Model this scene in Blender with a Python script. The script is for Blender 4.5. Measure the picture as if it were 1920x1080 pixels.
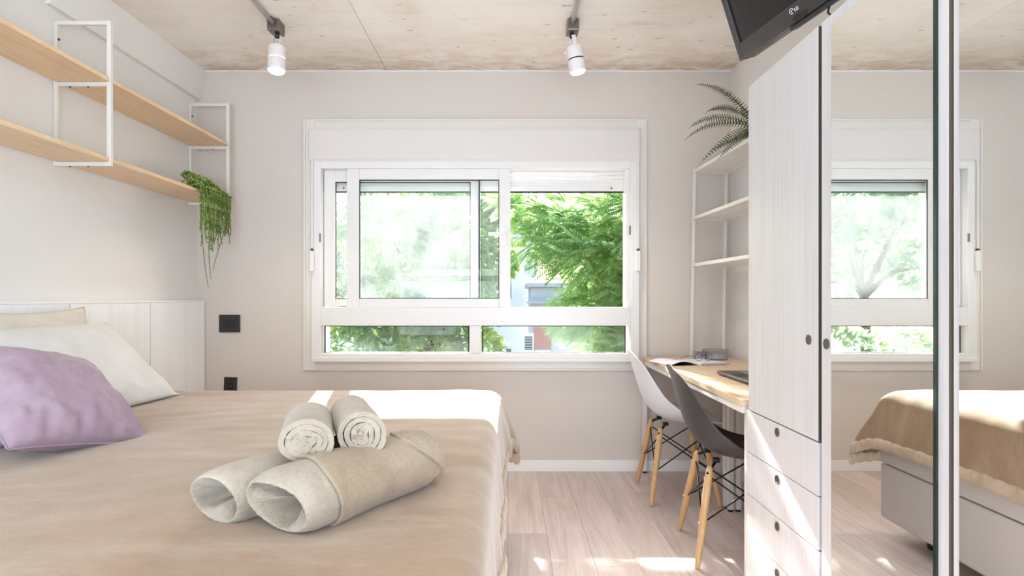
import bpy, bmesh, math, random
import numpy as np
from mathutils import Vector, Matrix, noise

random.seed(7); rng = np.random.default_rng(7)
for o in list(bpy.data.objects): bpy.data.objects.remove(o)
scene = bpy.context.scene
C = scene.collection
R = math.radians
S = 0.00347            # metres per photograph pixel on the window wall
D = 3.90               # distance of the window wall from the camera
H = 1.1208             # camera height

# ------------------------------------------------------------ camera, world, sun, exposure
cam = bpy.data.cameras.new('camera'); cam.lens = 21.08; cam.sensor_width = 36
cam.shift_x = 5/1920; cam.shift_y = 20/1920; cam.clip_start = 0.03; cam.clip_end = 300
camo = bpy.data.objects.new('camera', cam); C.objects.link(camo)
camo.location = (0, 0, H); camo.rotation_euler = (R(90), 0, 0)
scene.camera = camo

world = bpy.data.worlds.new('world'); scene.world = world; world.use_nodes = True
wn = world.node_tree.nodes; wl = world.node_tree.links; wn.clear()
sky = wn.new('ShaderNodeTexSky'); sky.sky_type = 'NISHITA'; sky.sun_disc = False
sky.sun_elevation = R(31); sky.sun_rotation = R(-12); sky.dust_density = 3.0; sky.air_density = 1.0
bg = wn.new('ShaderNodeBackground'); bg.inputs['Strength'].default_value = 0.80
wo = wn.new('ShaderNodeOutputWorld')
wl.new(sky.outputs[0], bg.inputs[0]); wl.new(bg.outputs[0], wo.inputs[0])

sun = bpy.data.lights.new('sun', 'SUN'); sun.energy = 26.0; sun.angle = R(0.6); sun.color = (1, .985, .95)
suno = bpy.data.objects.new('sun', sun); C.objects.link(suno)
suno.rotation_euler = Vector((0.21, -1.0, -0.615)).to_track_quat('-Z', 'Y').to_euler()
suno.location = (-3, 14, 12)

def area(name, loc, direction, sx, sy, power, col):
    l = bpy.data.lights.new(name, 'AREA'); l.shape = 'RECTANGLE'; l.size = sx; l.size_y = sy
    l.energy = power; l.color = col
    o = bpy.data.objects.new(name, l); C.objects.link(o); o.location = loc
    o.rotation_euler = Vector(direction).to_track_quat('-Z', 'Y').to_euler()
    return o
area('rear_fill', (-0.2, -1.85, 0.75), (0, 1, .02), 3.1, 1.3, 98, (.66, .83, 1))  # added fill light from behind the camera, no window stands there
area('ceiling_fill', (-0.3, -0.9, 1.5), (0, .12, 1), 2.2, 1.2, 74, (.68, .84, 1))  # added fill light aimed up to brighten the ceiling, not a room lamp

vs = scene.view_settings
scene.display_settings.display_device = 'sRGB'
vs.view_transform = 'Standard'; vs.look = 'None'; vs.gamma = 1.0; vs.exposure = 0.20
try: vs.use_curve_mapping = False
except Exception: pass
scene.cycles.use_denoising = True
scene.cycles.max_bounces = 12; scene.cycles.diffuse_bounces = 6
scene.cycles.transparent_max_bounces = 24
scene.cycles.sample_clamp_indirect = 6

# ------------------------------------------------------------ materials
def srgb(r, g, b):
    f = lambda c: (c/255/12.92) if c/255 <= .04045 else ((c/255+.055)/1.055)**2.4
    return (f(r), f(g), f(b), 1)

class M:
    """small node-tree helper"""
    def __init__(s, name):
        s.m = bpy.data.materials.new(name); s.m.use_nodes = True
        s.n = s.m.node_tree.nodes; s.l = s.m.node_tree.links; s.n.clear()
        s.out = s.n.new('ShaderNodeOutputMaterial')
    def node(s, t, **kw):
        x = s.n.new(t)
        for k, v in kw.items():
            if k.startswith('i_'): x.inputs[k[2:].replace('_', ' ')].default_value = v
            else: setattr(x, k, v)
        return x
    def link(s, a, b): s.l.new(a, b)
    def coords(s, kind='Object', scale=(1, 1, 1), rand=False):
        t = s.node('ShaderNodeTexCoord'); mp = s.node('ShaderNodeMapping')
        mp.inputs['Scale'].default_value = scale
        s.link(t.outputs[kind], mp.inputs['Vector'])
        if rand:
            oi = s.node('ShaderNodeObjectInfo'); mu = s.node('ShaderNodeVectorMath', operation='SCALE')
            cb = s.node('ShaderNodeCombineXYZ')
            s.link(oi.outputs['Random'], cb.inputs[0]); s.link(oi.outputs['Random'], cb.inputs[1]); s.link(oi.outputs['Random'], cb.inputs[2])
            s.link(cb.outputs[0], mu.inputs[0]); mu.inputs['Scale'].default_value = 37.0
            s.link(mu.outputs[0], mp.inputs['Location'])
        return mp.outputs[0]
    def noise(s, vec, scale, detail=3, rough=.55, dist=0):
        x = s.node('ShaderNodeTexNoise'); x.inputs['Scale'].default_value = scale
        x.inputs['Detail'].default_value = detail; x.inputs['Roughness'].default_value = rough
        x.inputs['Distortion'].default_value = dist
        s.link(vec, x.inputs['Vector']); return x.outputs['Fac']
    def ramp(s, fac, stops):
        x = s.node('ShaderNodeValToRGB'); e = x.color_ramp.elements
        while len(e) < len(stops): e.new(.5)
        for i, (p, c) in enumerate(stops): e[i].position = p; e[i].color = c
        s.link(fac, x.inputs[0]); return x.outputs[0]
    def mix(s, fac, a, b, mode='MIX'):
        x = s.node('ShaderNodeMix', data_type='RGBA', blend_type=mode)
        for v, i in ((fac, 0), (a, 6), (b, 7)):
            if hasattr(v, 'links'): s.link(v, x.inputs[i])
            else: x.inputs[i].default_value = v
        return x.outputs[2]
    def math(s, op, a, b=0.0):
        x = s.node('ShaderNodeMath', operation=op)
        for v, i in ((a, 0), (b, 1)):
            if hasattr(v, 'links'): s.link(v, x.inputs[i])
            else: x.inputs[i].default_value = v
        return x.outputs[0]
    def bsdf(s, col, rough=.5, metal=0, spec=.5, bump=None, bstr=.2, bdist=.01, sheen=0, coat=0, normal_in=None):
        b = s.node('ShaderNodeBsdfPrincipled')
        for v, k in ((col, 'Base Color'), (rough, 'Roughness')):
            if hasattr(v, 'links'): s.link(v, b.inputs[k])
            else: b.inputs[k].default_value = v
        b.inputs['Metallic'].default_value = metal; b.inputs['Specular IOR Level'].default_value = spec
        if sheen: b.inputs['Sheen Weight'].default_value = sheen; b.inputs['Sheen Roughness'].default_value = .4
        if coat: b.inputs['Coat Weight'].default_value = coat
        if bump is not None:
            bp = s.node('ShaderNodeBump'); bp.inputs['Strength'].default_value = bstr; bp.inputs['Distance'].default_value = bdist
            s.link(bump, bp.inputs['Height']); s.link(bp.outputs[0], b.inputs['Normal'])
        s.link(b.outputs[0], s.out.inputs[0]); s.b = b
        return s.m

def plain(name, col, rough=.5, metal=0, spec=.5, var=.04, scale=30, bstr=.05):
    m = M(name); v = m.coords()
    n = m.noise(v, scale, 4)
    dark = tuple(c*(1-var*2) for c in col[:3])+(1,)
    return m.bsdf(m.mix(n, dark, col), rough, metal, spec, bump=n, bstr=bstr, bdist=.002)

def wall_paint(name, col):
    m = M(name); v = m.coords()
    n1 = m.noise(v, 2.2, 3); n2 = m.noise(v, 160, 3)
    dark = tuple(c*.95 for c in col[:3])+(1,)
    return m.bsdf(m.mix(n1, dark, col), .75, 0, .25, bump=n2, bstr=.12, bdist=.002)

def white_wood(name, c0, c1, c2):
    m = M(name); v = m.coords('Object', (60, 60, 1.6), rand=True); v2 = m.coords('Object', (14, 14, .5), rand=True)
    a = m.noise(v, 1.6, 5, .6, .3); b = m.noise(v2, 1.2, 3)
    f = m.math('ADD', m.math('MULTIPLY', a, .65), m.math('MULTIPLY', b, .35))
    col = m.ramp(f, [(.30, c0), (.5, c1), (.7, c2)])
    return m.bsdf(col, .42, 0, .4, bump=a, bstr=.05, bdist=.002)

def wood(name, stops, sc=(2, 22, 22), rough=.45, rand=False):
    m = M(name); v = m.coords('Object', sc, rand=rand)
    a = m.noise(v, 2.0, 6, .6, .6); b = m.noise(v, 9.0, 4, .6)
    f = m.math('ADD', m.math('MULTIPLY', a, .7), m.math('MULTIPLY', b, .3))
    return m.bsdf(m.ramp(f, stops), rough, 0, .4, bump=b, bstr=.08, bdist=.002)

MAT = {}
MAT['wall_left'] = wall_paint('white wall paint', srgb(232, 229, 226))
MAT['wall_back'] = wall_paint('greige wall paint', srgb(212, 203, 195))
MAT['white'] = plain('white lacquer', srgb(238, 236, 234), .35, var=.01)
MAT['upvc'] = plain('white window plastic', srgb(228, 225, 223), .28, var=.008)
MAT['box'] = plain('shutter box white', srgb(218, 211, 209), .4, var=.008)
MAT['casing'] = plain('glossy white casing', srgb(226, 219, 212), .18, var=.008)
MAT['metal_white'] = plain('white powder coat', srgb(226, 221, 216), .4, var=.015)
MAT['steel'] = plain('galvanised steel', srgb(214, 216, 217), .35, .55, var=.08)
MAT['dark_steel'] = plain('zinc box', srgb(140, 132, 124), .38, .9, var=.1)
MAT['lamp_white'] = plain('lamp white', srgb(226, 219, 219), .4, var=.01)
MAT['black'] = plain('black plastic', srgb(38, 36, 36), .38, var=.05)
MAT['black_matt'] = plain('black matt', srgb(22, 21, 21), .55, var=.05)
MAT['black_wire'] = plain('black steel wire', srgb(20, 19, 20), .35, .4, var=.05)
MAT['gasket'] = plain('rubber gasket', srgb(30, 32, 34), .6, var=.05)
MAT['wardrobe'] = white_wood('whitewashed laminate', srgb(196, 193, 193), srgb(205, 202, 203), srgb(211, 209, 210))
MAT['headboard'] = white_wood('pale headboard laminate', srgb(234, 235, 236), srgb(242, 243, 245), srgb(246, 247, 248))
MAT['pull'] = plain('finger hole shade', srgb(92, 82, 68), .45, .3, var=.08)  # dark colour stands in for the shaded hollow of the finger holes
MAT['gap'] = plain('wardrobe gap taupe', srgb(112, 99, 86), .6, var=.05)
MAT['gap_dark'] = plain('wardrobe gap dark', srgb(74, 64, 54), .7, var=.05)
MAT['shelf_wood'] = wood('pale pine shelf', [(.3, srgb(214, 180, 140)), (.5, srgb(228, 198, 160)), (.7, srgb(236, 210, 176))], (22, 2, 22))
MAT['desk_wood'] = wood('pale oak desk', [(.3, srgb(196, 168, 138)), (.5, srgb(211, 186, 158)), (.7, srgb(222, 198, 172))], (22, 2, 22))
MAT['leg_wood'] = wood('beech leg', [(.3, srgb(186, 142, 96)), (.5, srgb(206, 164, 116)), (.7, srgb(220, 182, 136))], (30, 30, 3))
MAT['chair_white'] = plain('white polypropylene', srgb(234, 234, 238), .3, var=.008)
MAT['chair_black'] = plain('charcoal polypropylene', srgb(62, 59, 60), .4, var=.03, scale=300, bstr=.04)
MAT['bed_base'] = plain('grey synthetic leather', srgb(196, 190, 186), .42, var=.02, scale=200)
MAT['mattress'] = plain('mattress ticking', srgb(226, 222, 214), .8, var=.02)
MAT['paper'] = plain('paper', srgb(236, 233, 236), .7, var=.01)
MAT['screen'] = plain('tv screen', srgb(26, 24, 23), .12, var=.02)
MAT['tv_body'] = plain('tv bezel', srgb(58, 55, 53), .16, var=.02)
MAT['render'] = wall_paint('white render', srgb(247, 246, 245))
MAT['render_grey'] = wall_paint('grey render', srgb(196, 194, 200))
MAT['brick'] = plain('red brick', srgb(206, 124, 100), .8, var=.15, scale=12)
MAT['roof'] = plain('grey roof sheet', srgb(188, 186, 188), .6, var=.06)
MAT['ground'] = plain('street', srgb(188, 184, 176), .85, var=.1, scale=2)
MAT['bark'] = plain('bark', srgb(118, 102, 88), .9, var=.25, scale=14, bstr=.6)
MAT['soil'] = plain('soil', srgb(70, 56, 44), .9, var=.2)
MAT['pot'] = plain('white glazed pot', srgb(228, 224, 218), .35, var=.02)

def concrete():
    m = M('raw concrete'); v = m.coords('Object')
    a = m.noise(v, 1.6, 5, .6, .5); b = m.noise(m.coords('Object', (1.2, 9, 1)), 3.0, 6, .65, .8); c = m.noise(v, 38, 4, .7)
    f = m.math('ADD', m.math('MULTIPLY', a, .72), m.math('MULTIPLY', b, .28))
    col = m.ramp(f, [(.30, srgb(210, 200, 186)), (.43, srgb(230, 223, 212)), (.55, srgb(237, 231, 222)), (.7, srgb(241, 236, 229))])
    # rust and damp stains that gather along the joint with the window wall
    sep = m.node('ShaderNodeSeparateXYZ'); t = m.node('ShaderNodeTexCoord'); m.link(t.outputs['Object'], sep.inputs[0])
    mr = m.node('ShaderNodeMapRange'); mr.inputs[1].default_value = 3.2; mr.inputs[2].default_value = 3.9; m.link(sep.outputs[1], mr.inputs[0])
    st = m.noise(m.coords('Object', (1, 1.8, 1)), 3.4, 5, .7, 1.2)
    sf = m.math('MULTIPLY', m.math('POWER', mr.outputs[0], 2.2), m.ramp(st, [(.42, (0, 0, 0, 1)), (.60, (1, 1, 1, 1))]))
    col = m.mix(m.math('MULTIPLY', sf, .7), col, srgb(186, 146, 98))
    # scattered dark pits and dashes left by the formwork
    p = m.noise(m.coords('Object', (2.2, 7, 1)), 5.5, 2, .5)
    pm = m.ramp(p, [(.70, (0, 0, 0, 1)), (.73, (1, 1, 1, 1))])
    col = m.mix(m.math('MULTIPLY', pm, .55), col, srgb(140, 124, 106))
    pale = m.noise(v, 5.5, 5, .7, .6)
    col = m.mix(m.math('MULTIPLY', m.ramp(pale, [(.55, (0, 0, 0, 1)), (.75, (1, 1, 1, 1))]), .35), col, srgb(236, 230, 220))
    h = m.math('SUBTRACT', m.math('MULTIPLY', c, .4), pm)
    return m.bsdf(col, .8, 0, .25, bump=h, bstr=.3, bdist=.004)
MAT['concrete'] = concrete()

def floor_mat():
    m = M('oak vinyl plank'); v = m.coords('Object', (7, .55, 1), rand=True)
    a = m.noise(v, 2.2, 6, .62, 1.4); b = m.noise(m.coords('Object', (60, 2.5, 1), rand=True), 3.0, 4, .6, .2)
    f = m.math('ADD', m.math('MULTIPLY', a, .68), m.math('MULTIPLY', b, .32))
    col = m.ramp(f, [(.26, srgb(176, 154, 146)), (.42, srgb(201, 182, 176)), (.58, srgb(215, 199, 194)), (.75, srgb(224, 210, 206))])
    oi = m.node('ShaderNodeObjectInfo')
    mr = m.node('ShaderNodeMapRange'); mr.inputs[3].default_value = .88; mr.inputs[4].default_value = 1.06; m.link(oi.outputs['Random'], mr.inputs[0])
    hs = m.node('ShaderNodeHueSaturation'); m.link(mr.outputs[0], hs.inputs['Value']); m.link(col, hs.inputs['Color'])
    return m.bsdf(hs.outputs[0], m.math('ADD', m.math('MULTIPLY', b, .2), .34), 0, .5, bump=b, bstr=.1, bdist=.001)
MAT['plank'] = floor_mat()
MAT['subfloor'] = plain('plank joint', srgb(112, 90, 74), .8)

def plush(name, c0, c1, c2, fine=420, low=1.6, sheen=.35, stretch=(1, 2.2, 1), bstr=.25):
    m = M(name)
    a = m.noise(m.coords('Object', stretch), low, 4, .6, 1.2); b = m.noise(m.coords('Object', stretch), fine/14, 4, .7, .3); c = m.noise(m.coords(), fine, 2)
    f = m.math('ADD', m.math('MULTIPLY', a, .72), m.math('MULTIPLY', b, .28))
    col = m.ramp(f, [(.36, c0), (.5, c1), (.62, c2)])
    h = m.math('ADD', m.math('MULTIPLY', b, .5), m.math('MULTIPLY', c, .6))
    return m.bsdf(col, .9, 0, .15, bump=h, bstr=bstr, bdist=.004, sheen=sheen)
MAT['blanket'] = plush('plush beige blanket', srgb(146, 115, 87), srgb(155, 127, 101), srgb(164, 141, 119), 380, sheen=.5)
MAT['hem'] = plush('satin hem', srgb(176, 154, 130), srgb(190, 170, 148), srgb(200, 182, 162), 300, 3)
MAT['towel'] = plush('terry towel', srgb(166, 151, 134), srgb(175, 161, 145), srgb(183, 171, 156), 420, 5, .3, (1, 1, 1), .9)
MAT['towel_beige'] = plush('beige terry towel', srgb(158, 136, 114), srgb(168, 147, 125), srgb(176, 157, 136), 420, 5, .3, (1, 1, 1), .9)
MAT['pillow'] = plush('white cotton', srgb(207, 205, 203), srgb(213, 212, 211), srgb(218, 217, 217), 700, 3, .05, (1, 1, 1), .08)
MAT['pillow_cream'] = plush('cream cotton', srgb(206, 199, 187), srgb(213, 207, 196), srgb(220, 214, 205), 700, 3, .05, (1, 1, 1), .08)
MAT['lilac'] = plush('lilac velour', srgb(154, 130, 147), srgb(165, 142, 157), srgb(175, 154, 168), 600, 3, .25, (1, 1, 1), .08)

def mirror():
    m = M('mirror silver'); v = m.coords(); n = m.noise(v, 3, 2)
    return m.bsdf(m.mix(n, (.90, .92, .90, 1), (.92, .935, .92, 1)), .015, 1.0)
MAT['mirror'] = mirror()
MAT['glass_edge'] = plain('green glass edge', srgb(30, 44, 36), .15, var=.02)

def pane(name, haze, tint=(.97, .985, .98, 1)):
    """clear glass that lets light straight through, with a pale film that scatters it"""
    m = M(name)
    tr = m.node('ShaderNodeBsdfTransparent'); tr.inputs[0].default_value = tint
    gl = m.node('ShaderNodeBsdfGlossy'); gl.inputs['Roughness'].default_value = .01
    fr = m.node('ShaderNodeFresnel'); fr.inputs[0].default_value = 1.25
    mx = m.node('ShaderNodeMixShader'); m.link(fr.outputs[0], mx.inputs[0]); m.link(tr.outputs[0], mx.inputs[1]); m.link(gl.outputs[0], mx.inputs[2])
    res = mx.outputs[0]
    if haze:
        df = m.node('ShaderNodeBsdfTranslucent'); df.inputs[0].default_value = (.86, .92, .95, 1)
        n = m.noise(m.coords('Object', (1.6, 1, 1)), 3.2, 4, .6, .8)
        f = m.ramp(n, [(.3, (haze*.55,)*3+(1,)), (.7, (haze*1.35,)*3+(1,))])
        m2 = m.node('ShaderNodeMixShader'); m.link(f, m2.inputs[0]); m.link(res, m2.inputs[1]); m.link(df.outputs[0], m2.inputs[2]); res = m2.outputs[0]
    m.link(res, m.out.inputs[0]); return m.m
MAT['glass'] = pane('clear window glass', .012)  # faint scattering film added for the washed-out glare over the lower panes
MAT['glass_inner'] = pane('slightly dusty window glass', .010)
MAT['glass_outer'] = pane('dusty window glass', .032)
MAT['clear_plastic'] = pane('smoky clear plastic', .35, (.80, .78, .84, 1))

def glow(name, col, strength):
    m = M(name); e = m.node('ShaderNodeEmission'); e.inputs[0].default_value = col; e.inputs[1].default_value = strength
    m.link(e.outputs[0], m.out.inputs[0]); return m.m
MAT['bulb_warm'] = glow('warm lit bulb', (1, .84, .62, 1), 16)
MAT['bulb_pale'] = glow('pale lit bulb', (1, .93, .82, 1), 1.25)
MAT['ring_glow'] = glow('light leaking round the lamp ring', (1, .93, .84, 1), 1.6)

def leaf(name, stops, trans=.45, scale=.9, per_island=.5, rough=.5):
    m = M(name)
    g = m.node('ShaderNodeNewGeometry'); n = m.noise(m.coords('Object'), scale, 3)
    f = m.math('ADD', m.math('MULTIPLY', g.outputs['Random Per Island'], per_island*.6), m.math('MULTIPLY', n, 1-per_island*.6))
    col = m.ramp(f, stops)
    b = m.node('ShaderNodeBsdfPrincipled'); m.link(col, b.inputs['Base Color']); b.inputs['Roughness'].default_value = rough
    b.inputs['Specular IOR Level'].default_value = .3
    t = m.node('ShaderNodeBsdfTranslucent'); m.link(col, t.inputs[0])
    mx = m.node('ShaderNodeMixShader'); mx.inputs[0].default_value = trans
    m.link(b.outputs[0], mx.inputs[1]); m.link(t.outputs[0], mx.inputs[2]); m.link(mx.outputs[0], m.out.inputs[0]); return m.m
MAT['leaf_feather'] = leaf('feathery leaf', [(.22, srgb(112, 154, 98)), (.42, srgb(154, 188, 124)), (.6, srgb(178, 202, 136)), (.8, srgb(210, 216, 118))], .68)
MAT['leaf_dense'] = leaf('dense leaf', [(.25, srgb(100, 138, 98)), (.5, srgb(148, 180, 118)), (.75, srgb(198, 206, 112))], .68)
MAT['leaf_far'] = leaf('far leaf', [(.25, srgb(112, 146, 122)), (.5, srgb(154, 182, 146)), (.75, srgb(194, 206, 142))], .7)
MAT['fern'] = leaf('fern leaf', [(.2, srgb(44, 54, 26)), (.55, srgb(74, 84, 42)), (.85, srgb(128, 128, 70))], .15, 6)
MAT['pearls'] = leaf('string of pearls', [(.2, srgb(74, 98, 34)), (.5, srgb(122, 150, 66)), (.85, srgb(206, 216, 150))], .2, 9)
MAT['stem_green'] = plain('green stem', srgb(92, 104, 52), .6, var=.1)

# ------------------------------------------------------------ mesh helpers
def finish(o, m=None, smooth=False, bevel=0, sub=0, solid=0, autosm=True):
    if m: o.data.materials.append(MAT[m] if isinstance(m, str) else m)
    if smooth:
        o.data.polygons.foreach_set('use_smooth', [True]*len(o.data.polygons))
    if solid:
        x = o.modifiers.new('solid', 'SOLIDIFY'); x.thickness = solid; x.offset = 0
    if bevel:
        x = o.modifiers.new('bevel', 'BEVEL'); x.width = bevel; x.segments = 2; x.limit_method = 'ANGLE'; x.angle_limit = R(40)
    if sub:
        x = o.modifiers.new('sub', 'SUBSURF'); x.levels = sub; x.render_levels = sub
    return o
def new_obj(name, me, parent=None, loc=None, rot=None):
    o = bpy.data.objects.new(name, me); C.objects.link(o)
    if parent: o.parent = parent
    if loc is not None: o.location = loc
    if rot is not None: o.rotation_euler = rot
    return o
def from_bm(name, bm, m=None, parent=None, **kw):
    me = bpy.data.meshes.new(name); bm.normal_update(); bm.to_mesh(me); bm.free()
    return finish(new_obj(name, me, parent), m, **kw)
def from_arrays(name, verts, faces, m=None, parent=None, **kw):
    me = bpy.data.meshes.new(name); me.from_pydata([tuple(v) for v in verts], [], [tuple(int(i) for i in f) for f in faces]); me.update()
    return finish(new_obj(name, me, parent), m, **kw)
def B(): return bmesh.new()
def box(bm, x0, x1, y0, y1, z0, z1, mtx=None):
    vs_ = [bm.verts.new(p) for p in ((x0,y0,z0),(x1,y0,z0),(x1,y1,z0),(x0,y1,z0),(x0,y0,z1),(x1,y0,z1),(x1,y1,z1),(x0,y1,z1))]
    if mtx is not None:
        for v in vs_: v.co = mtx @ v.co
    for f in ((3,2,1,0),(4,5,6,7),(0,1,5,4),(1,2,6,5),(2,3,7,6),(3,0,4,7)): bm.faces.new([vs_[i] for i in f])
    return vs_
def boxo(name, x0, x1, y0, y1, z0, z1, m, parent=None, bevel=.002, mtx=None):
    bm = B(); box(bm, min(x0,x1), max(x0,x1), min(y0,y1), max(y0,y1), min(z0,z1), max(z0,z1), mtx); return from_bm(name, bm, m, parent, bevel=bevel)
def frame_of(d):
    d = Vector(d).normalized(); up = Vector((0,0,1)) if abs(d.z) < .95 else Vector((1,0,0))
    a = d.cross(up).normalized(); return a, d.cross(a).normalized()
def tube(bm, pts, r, n=8, caps=True):
    pts = [Vector(p) for p in pts]; rings = []
    rs = r if hasattr(r, '__len__') else [r]*len(pts)
    a = b = None
    for i, p in enumerate(pts):
        t = (pts[min(i+1, len(pts)-1)]-pts[max(i-1, 0)]).normalized()
        if a is None: a, b = frame_of(t)
        else:
            a = (a - t*a.dot(t)).normalized(); b = t.cross(a)
        rings.append([bm.verts.new(p + (a*math.cos(2*math.pi*k/n) + b*math.sin(2*math.pi*k/n))*rs[i]) for k in range(n)])
    for r0, r1 in zip(rings, rings[1:]):
        for k in range(n): bm.faces.new([r0[k], r0[(k+1)%n], r1[(k+1)%n], r1[k]])
    if caps:
        bm.faces.new(rings[0][::-1]); bm.faces.new(rings[-1])
    return rings
def tubeo(name, pts, r, m, parent=None, n=10, smooth=True):
    bm = B(); tube(bm, pts, r, n); bmesh.ops.recalc_face_normals(bm, faces=bm.faces)
    o = from_bm(name, bm, m, parent, smooth=smooth)
    return o
def grid(fn, nu, nv, wrap_v=False):
    V_ = [fn(i/(nu-1), j/(nv if wrap_v else nv-1)) for i in range(nu) for j in range(nv)]
    F_ = []
    for i in range(nu-1):
        for j in range(nv if wrap_v else nv-1):
            k = (j+1) % nv
            F_.append((i*nv+j, i*nv+k, (i+1)*nv+k, (i+1)*nv+j))
    return V_, F_
def lathe(bm, prof, n=24, mtx=None):
    rings = []
    for r, z in prof:
        ring = []
        for k in range(n):
            p = Vector((r*math.cos(2*math.pi*k/n), r*math.sin(2*math.pi*k/n), z))
            ring.append(bm.verts.new(mtx @ p if mtx is not None else p))
        rings.append(ring)
    for r0, r1 in zip(rings, rings[1:]):
        for k in range(n): bm.faces.new([r0[k], r0[(k+1)%n], r1[(k+1)%n], r1[k]])
    bm.faces.new(rings[0][::-1]); bm.faces.new(rings[-1])
def tag(o, label=None, cat=None, group=None, kind=None):
    if label: o['label'] = label
    if cat: o['category'] = cat
    if group: o['group'] = group
    if kind: o['kind'] = kind
    return o
def thing(name, label, cat, loc=(0, 0, 0), rot=(0, 0, 0), group=None):
    o = bpy.data.objects.new(name, None); C.objects.link(o); o.empty_display_size = .1
    o.location = loc; o.rotation_euler = rot
    return tag(o, label, cat, group)
def struct(o): o['kind'] = 'structure'; return o
def wx(px): return (px-955)*S
def wz(py): return H+(560-py)*S
def smooth01(t): t = max(0, min(1, t)); return t*t*(3-2*t)
def dup(src, parent=None):
    c = src.copy(); C.objects.link(c)
    if parent: c.parent = parent
    return c

# ------------------------------------------------------------ room shell
XL, XR, YB, YR, ZC = -2.030, 1.440, D, -2.0, 2.603
WX0, WX1, WZ0, WZ1 = wx(593), wx(1190), wz(674), wz(298)      # window opening
bm = B()
box(bm, XL-.15, WX0, YB, YB+.30, -.05, ZC); box(bm, WX1, XR+.15, YB, YB+.30, -.05, ZC)
box(bm, WX0, WX1, YB, YB+.30, -.05, WZ0); box(bm, WX0, WX1, YB, YB+.30, WZ1, ZC)
struct(from_bm('wall_back', bm, 'wall_back'))
struct(boxo('wall_left', XL-.15, XL, YR, YB, -.05, ZC, 'wall_left', bevel=0))
struct(boxo('wall_right', XR, XR+.15, YR, YB, -.05, ZC, 'wall_left', bevel=0))
struct(boxo('wall_rear', XL-.15, XR+.15, YR-.15, YR, -.05, ZC, 'wall_left', bevel=0))
# beam under the ceiling along the left wall, its face leaning a little
def beam(name, y0, y1, zb, x_top, x_bot):
    bm = B(); prof = [(XL, ZC), (x_top, ZC), (x_bot, zb), (XL, zb)]
    a = [bm.verts.new((x, y0, z)) for x, z in prof]; b = [bm.verts.new((x, y1, z)) for x, z in prof]
    for k in range(4): bm.faces.new([a[k], a[(k+1)%4], b[(k+1)%4], b[k]])
    bm.faces.new(a[::-1]); bm.faces.new(b); bmesh.ops.recalc_face_normals(bm, faces=bm.faces)
    return struct(from_bm(name, bm, 'wall_left', bevel=.003))
beam('trim_1', 2.62, YB, wz(188), wx(386), wx(377))
beam('trim_2', YR, 2.62, wz(184), wx(381), wx(373))
# ceiling: slab with cast concrete panels, joints recessed
ceil = struct(boxo('ceiling', XL-.15, XR+.15, YR-.15, YB+.16, ZC+.012, ZC+.16, 'concrete', bevel=0))
for x0, x1 in ((XL, -.8005), (-.7975, XR)):
    boxo('panel', x0, x1, YR, YB, ZC, ZC+.014, 'concrete', ceil, bevel=.0012)
# ragged skim line where ceiling and window wall meet
bm = B(); prev = None
xs = np.linspace(XL+.03, XR, 90)
for x in xs:
    w = .006+.008*abs(noise.noise(Vector((x*6, 3, 0)))); d = .010+.014*abs(noise.noise(Vector((x*5, 9, 1))))
    ring = [bm.verts.new(p) for p in ((x, YB, ZC), (x, YB-d, ZC), (x, YB-.004, ZC-w), (x, YB, ZC-w))]
    if prev:
        for k in range(3): bm.faces.new([prev[k], prev[k+1], ring[k+1], ring[k]])
    prev = ring
bmesh.ops.recalc_face_normals(bm, faces=bm.faces)
struct(from_bm('trim_3', bm, 'wall_left', smooth=True))
# floor planks laid towards the window
floor = struct(boxo('floor', XL-.15, XR+.15, YR-.15, YB+.16, -.06, -.004, 'subfloor', bevel=0))
PW, PL = .184, 1.22
plank_meshes = {}
def plank_mesh(w, l):
    key = (round(w, 3), round(l, 3))
    if key not in plank_meshes:
        bm = B(); g = .0006
        box(bm, g, w-g, g, l-g, -.006, 0)
        me = bpy.data.meshes.new('plank'); bm.to_mesh(me); bm.free(); me.materials.append(MAT['plank']); plank_meshes[key] = me
    return plank_meshes[key]
offs = [.0, .72, .31, 1.02, .5, .15, .87, .4]
i = 0; x = XL
while x < XR-.01:
    w = min(PW, XR-x); y = -1.0 - offs[i % 8]
    while y < YB-.01:
        l = min(PL, YB-y); new_obj('plank', plank_mesh(w, l), floor, (x, y, 0)); y += PL
    x += PW; i += 1
# baseboards
struct(boxo('baseboard_back', -2.0, XR, YB-.014, YB, 0, .073, 'white', bevel=.003))
struct(boxo('baseboard_left', XL, XL+.014, YR, YB-.02, 0, .073, 'white', bevel=.003))
struct(boxo('baseboard_right', XR-.014, XR, YR, YB-.02, 0, .073, 'white', bevel=.003))

# ------------------------------------------------------------ window
win = bpy.data.objects.new('window_1', None); C.objects.link(win); win.location = (wx(890), YB, wz(487)); struct(win)
WL = win.location
def keep(o, parent):
    """parent an object built in world coordinates without moving it"""
    bpy.context.view_layer.update()
    o.parent = parent; o.matrix_parent_inverse = parent.matrix_world.inverted(); return o
def ring_bm(px0, px1, py0, py1, l, r, t, b, y0, y1):
    """rectangular frame with given bar widths in wall pixels"""
    bm = B()
    X = [wxw(px0), wxw(px0+l), wxw(px1-r), wxw(px1)]; Z = [wzw(py1), wzw(py1-b), wzw(py0+t), wzw(py0)]
    for yy in (0,):
        box(bm, X[0], X[1], y0, y1, Z[0], Z[3]); box(bm, X[2], X[3], y0, y1, Z[0], Z[3])
        box(bm, X[1], X[2], y0, y1, Z[0], Z[1]); box(bm, X[1], X[2], y0, y1, Z[2], Z[3])
    return bm
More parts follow.
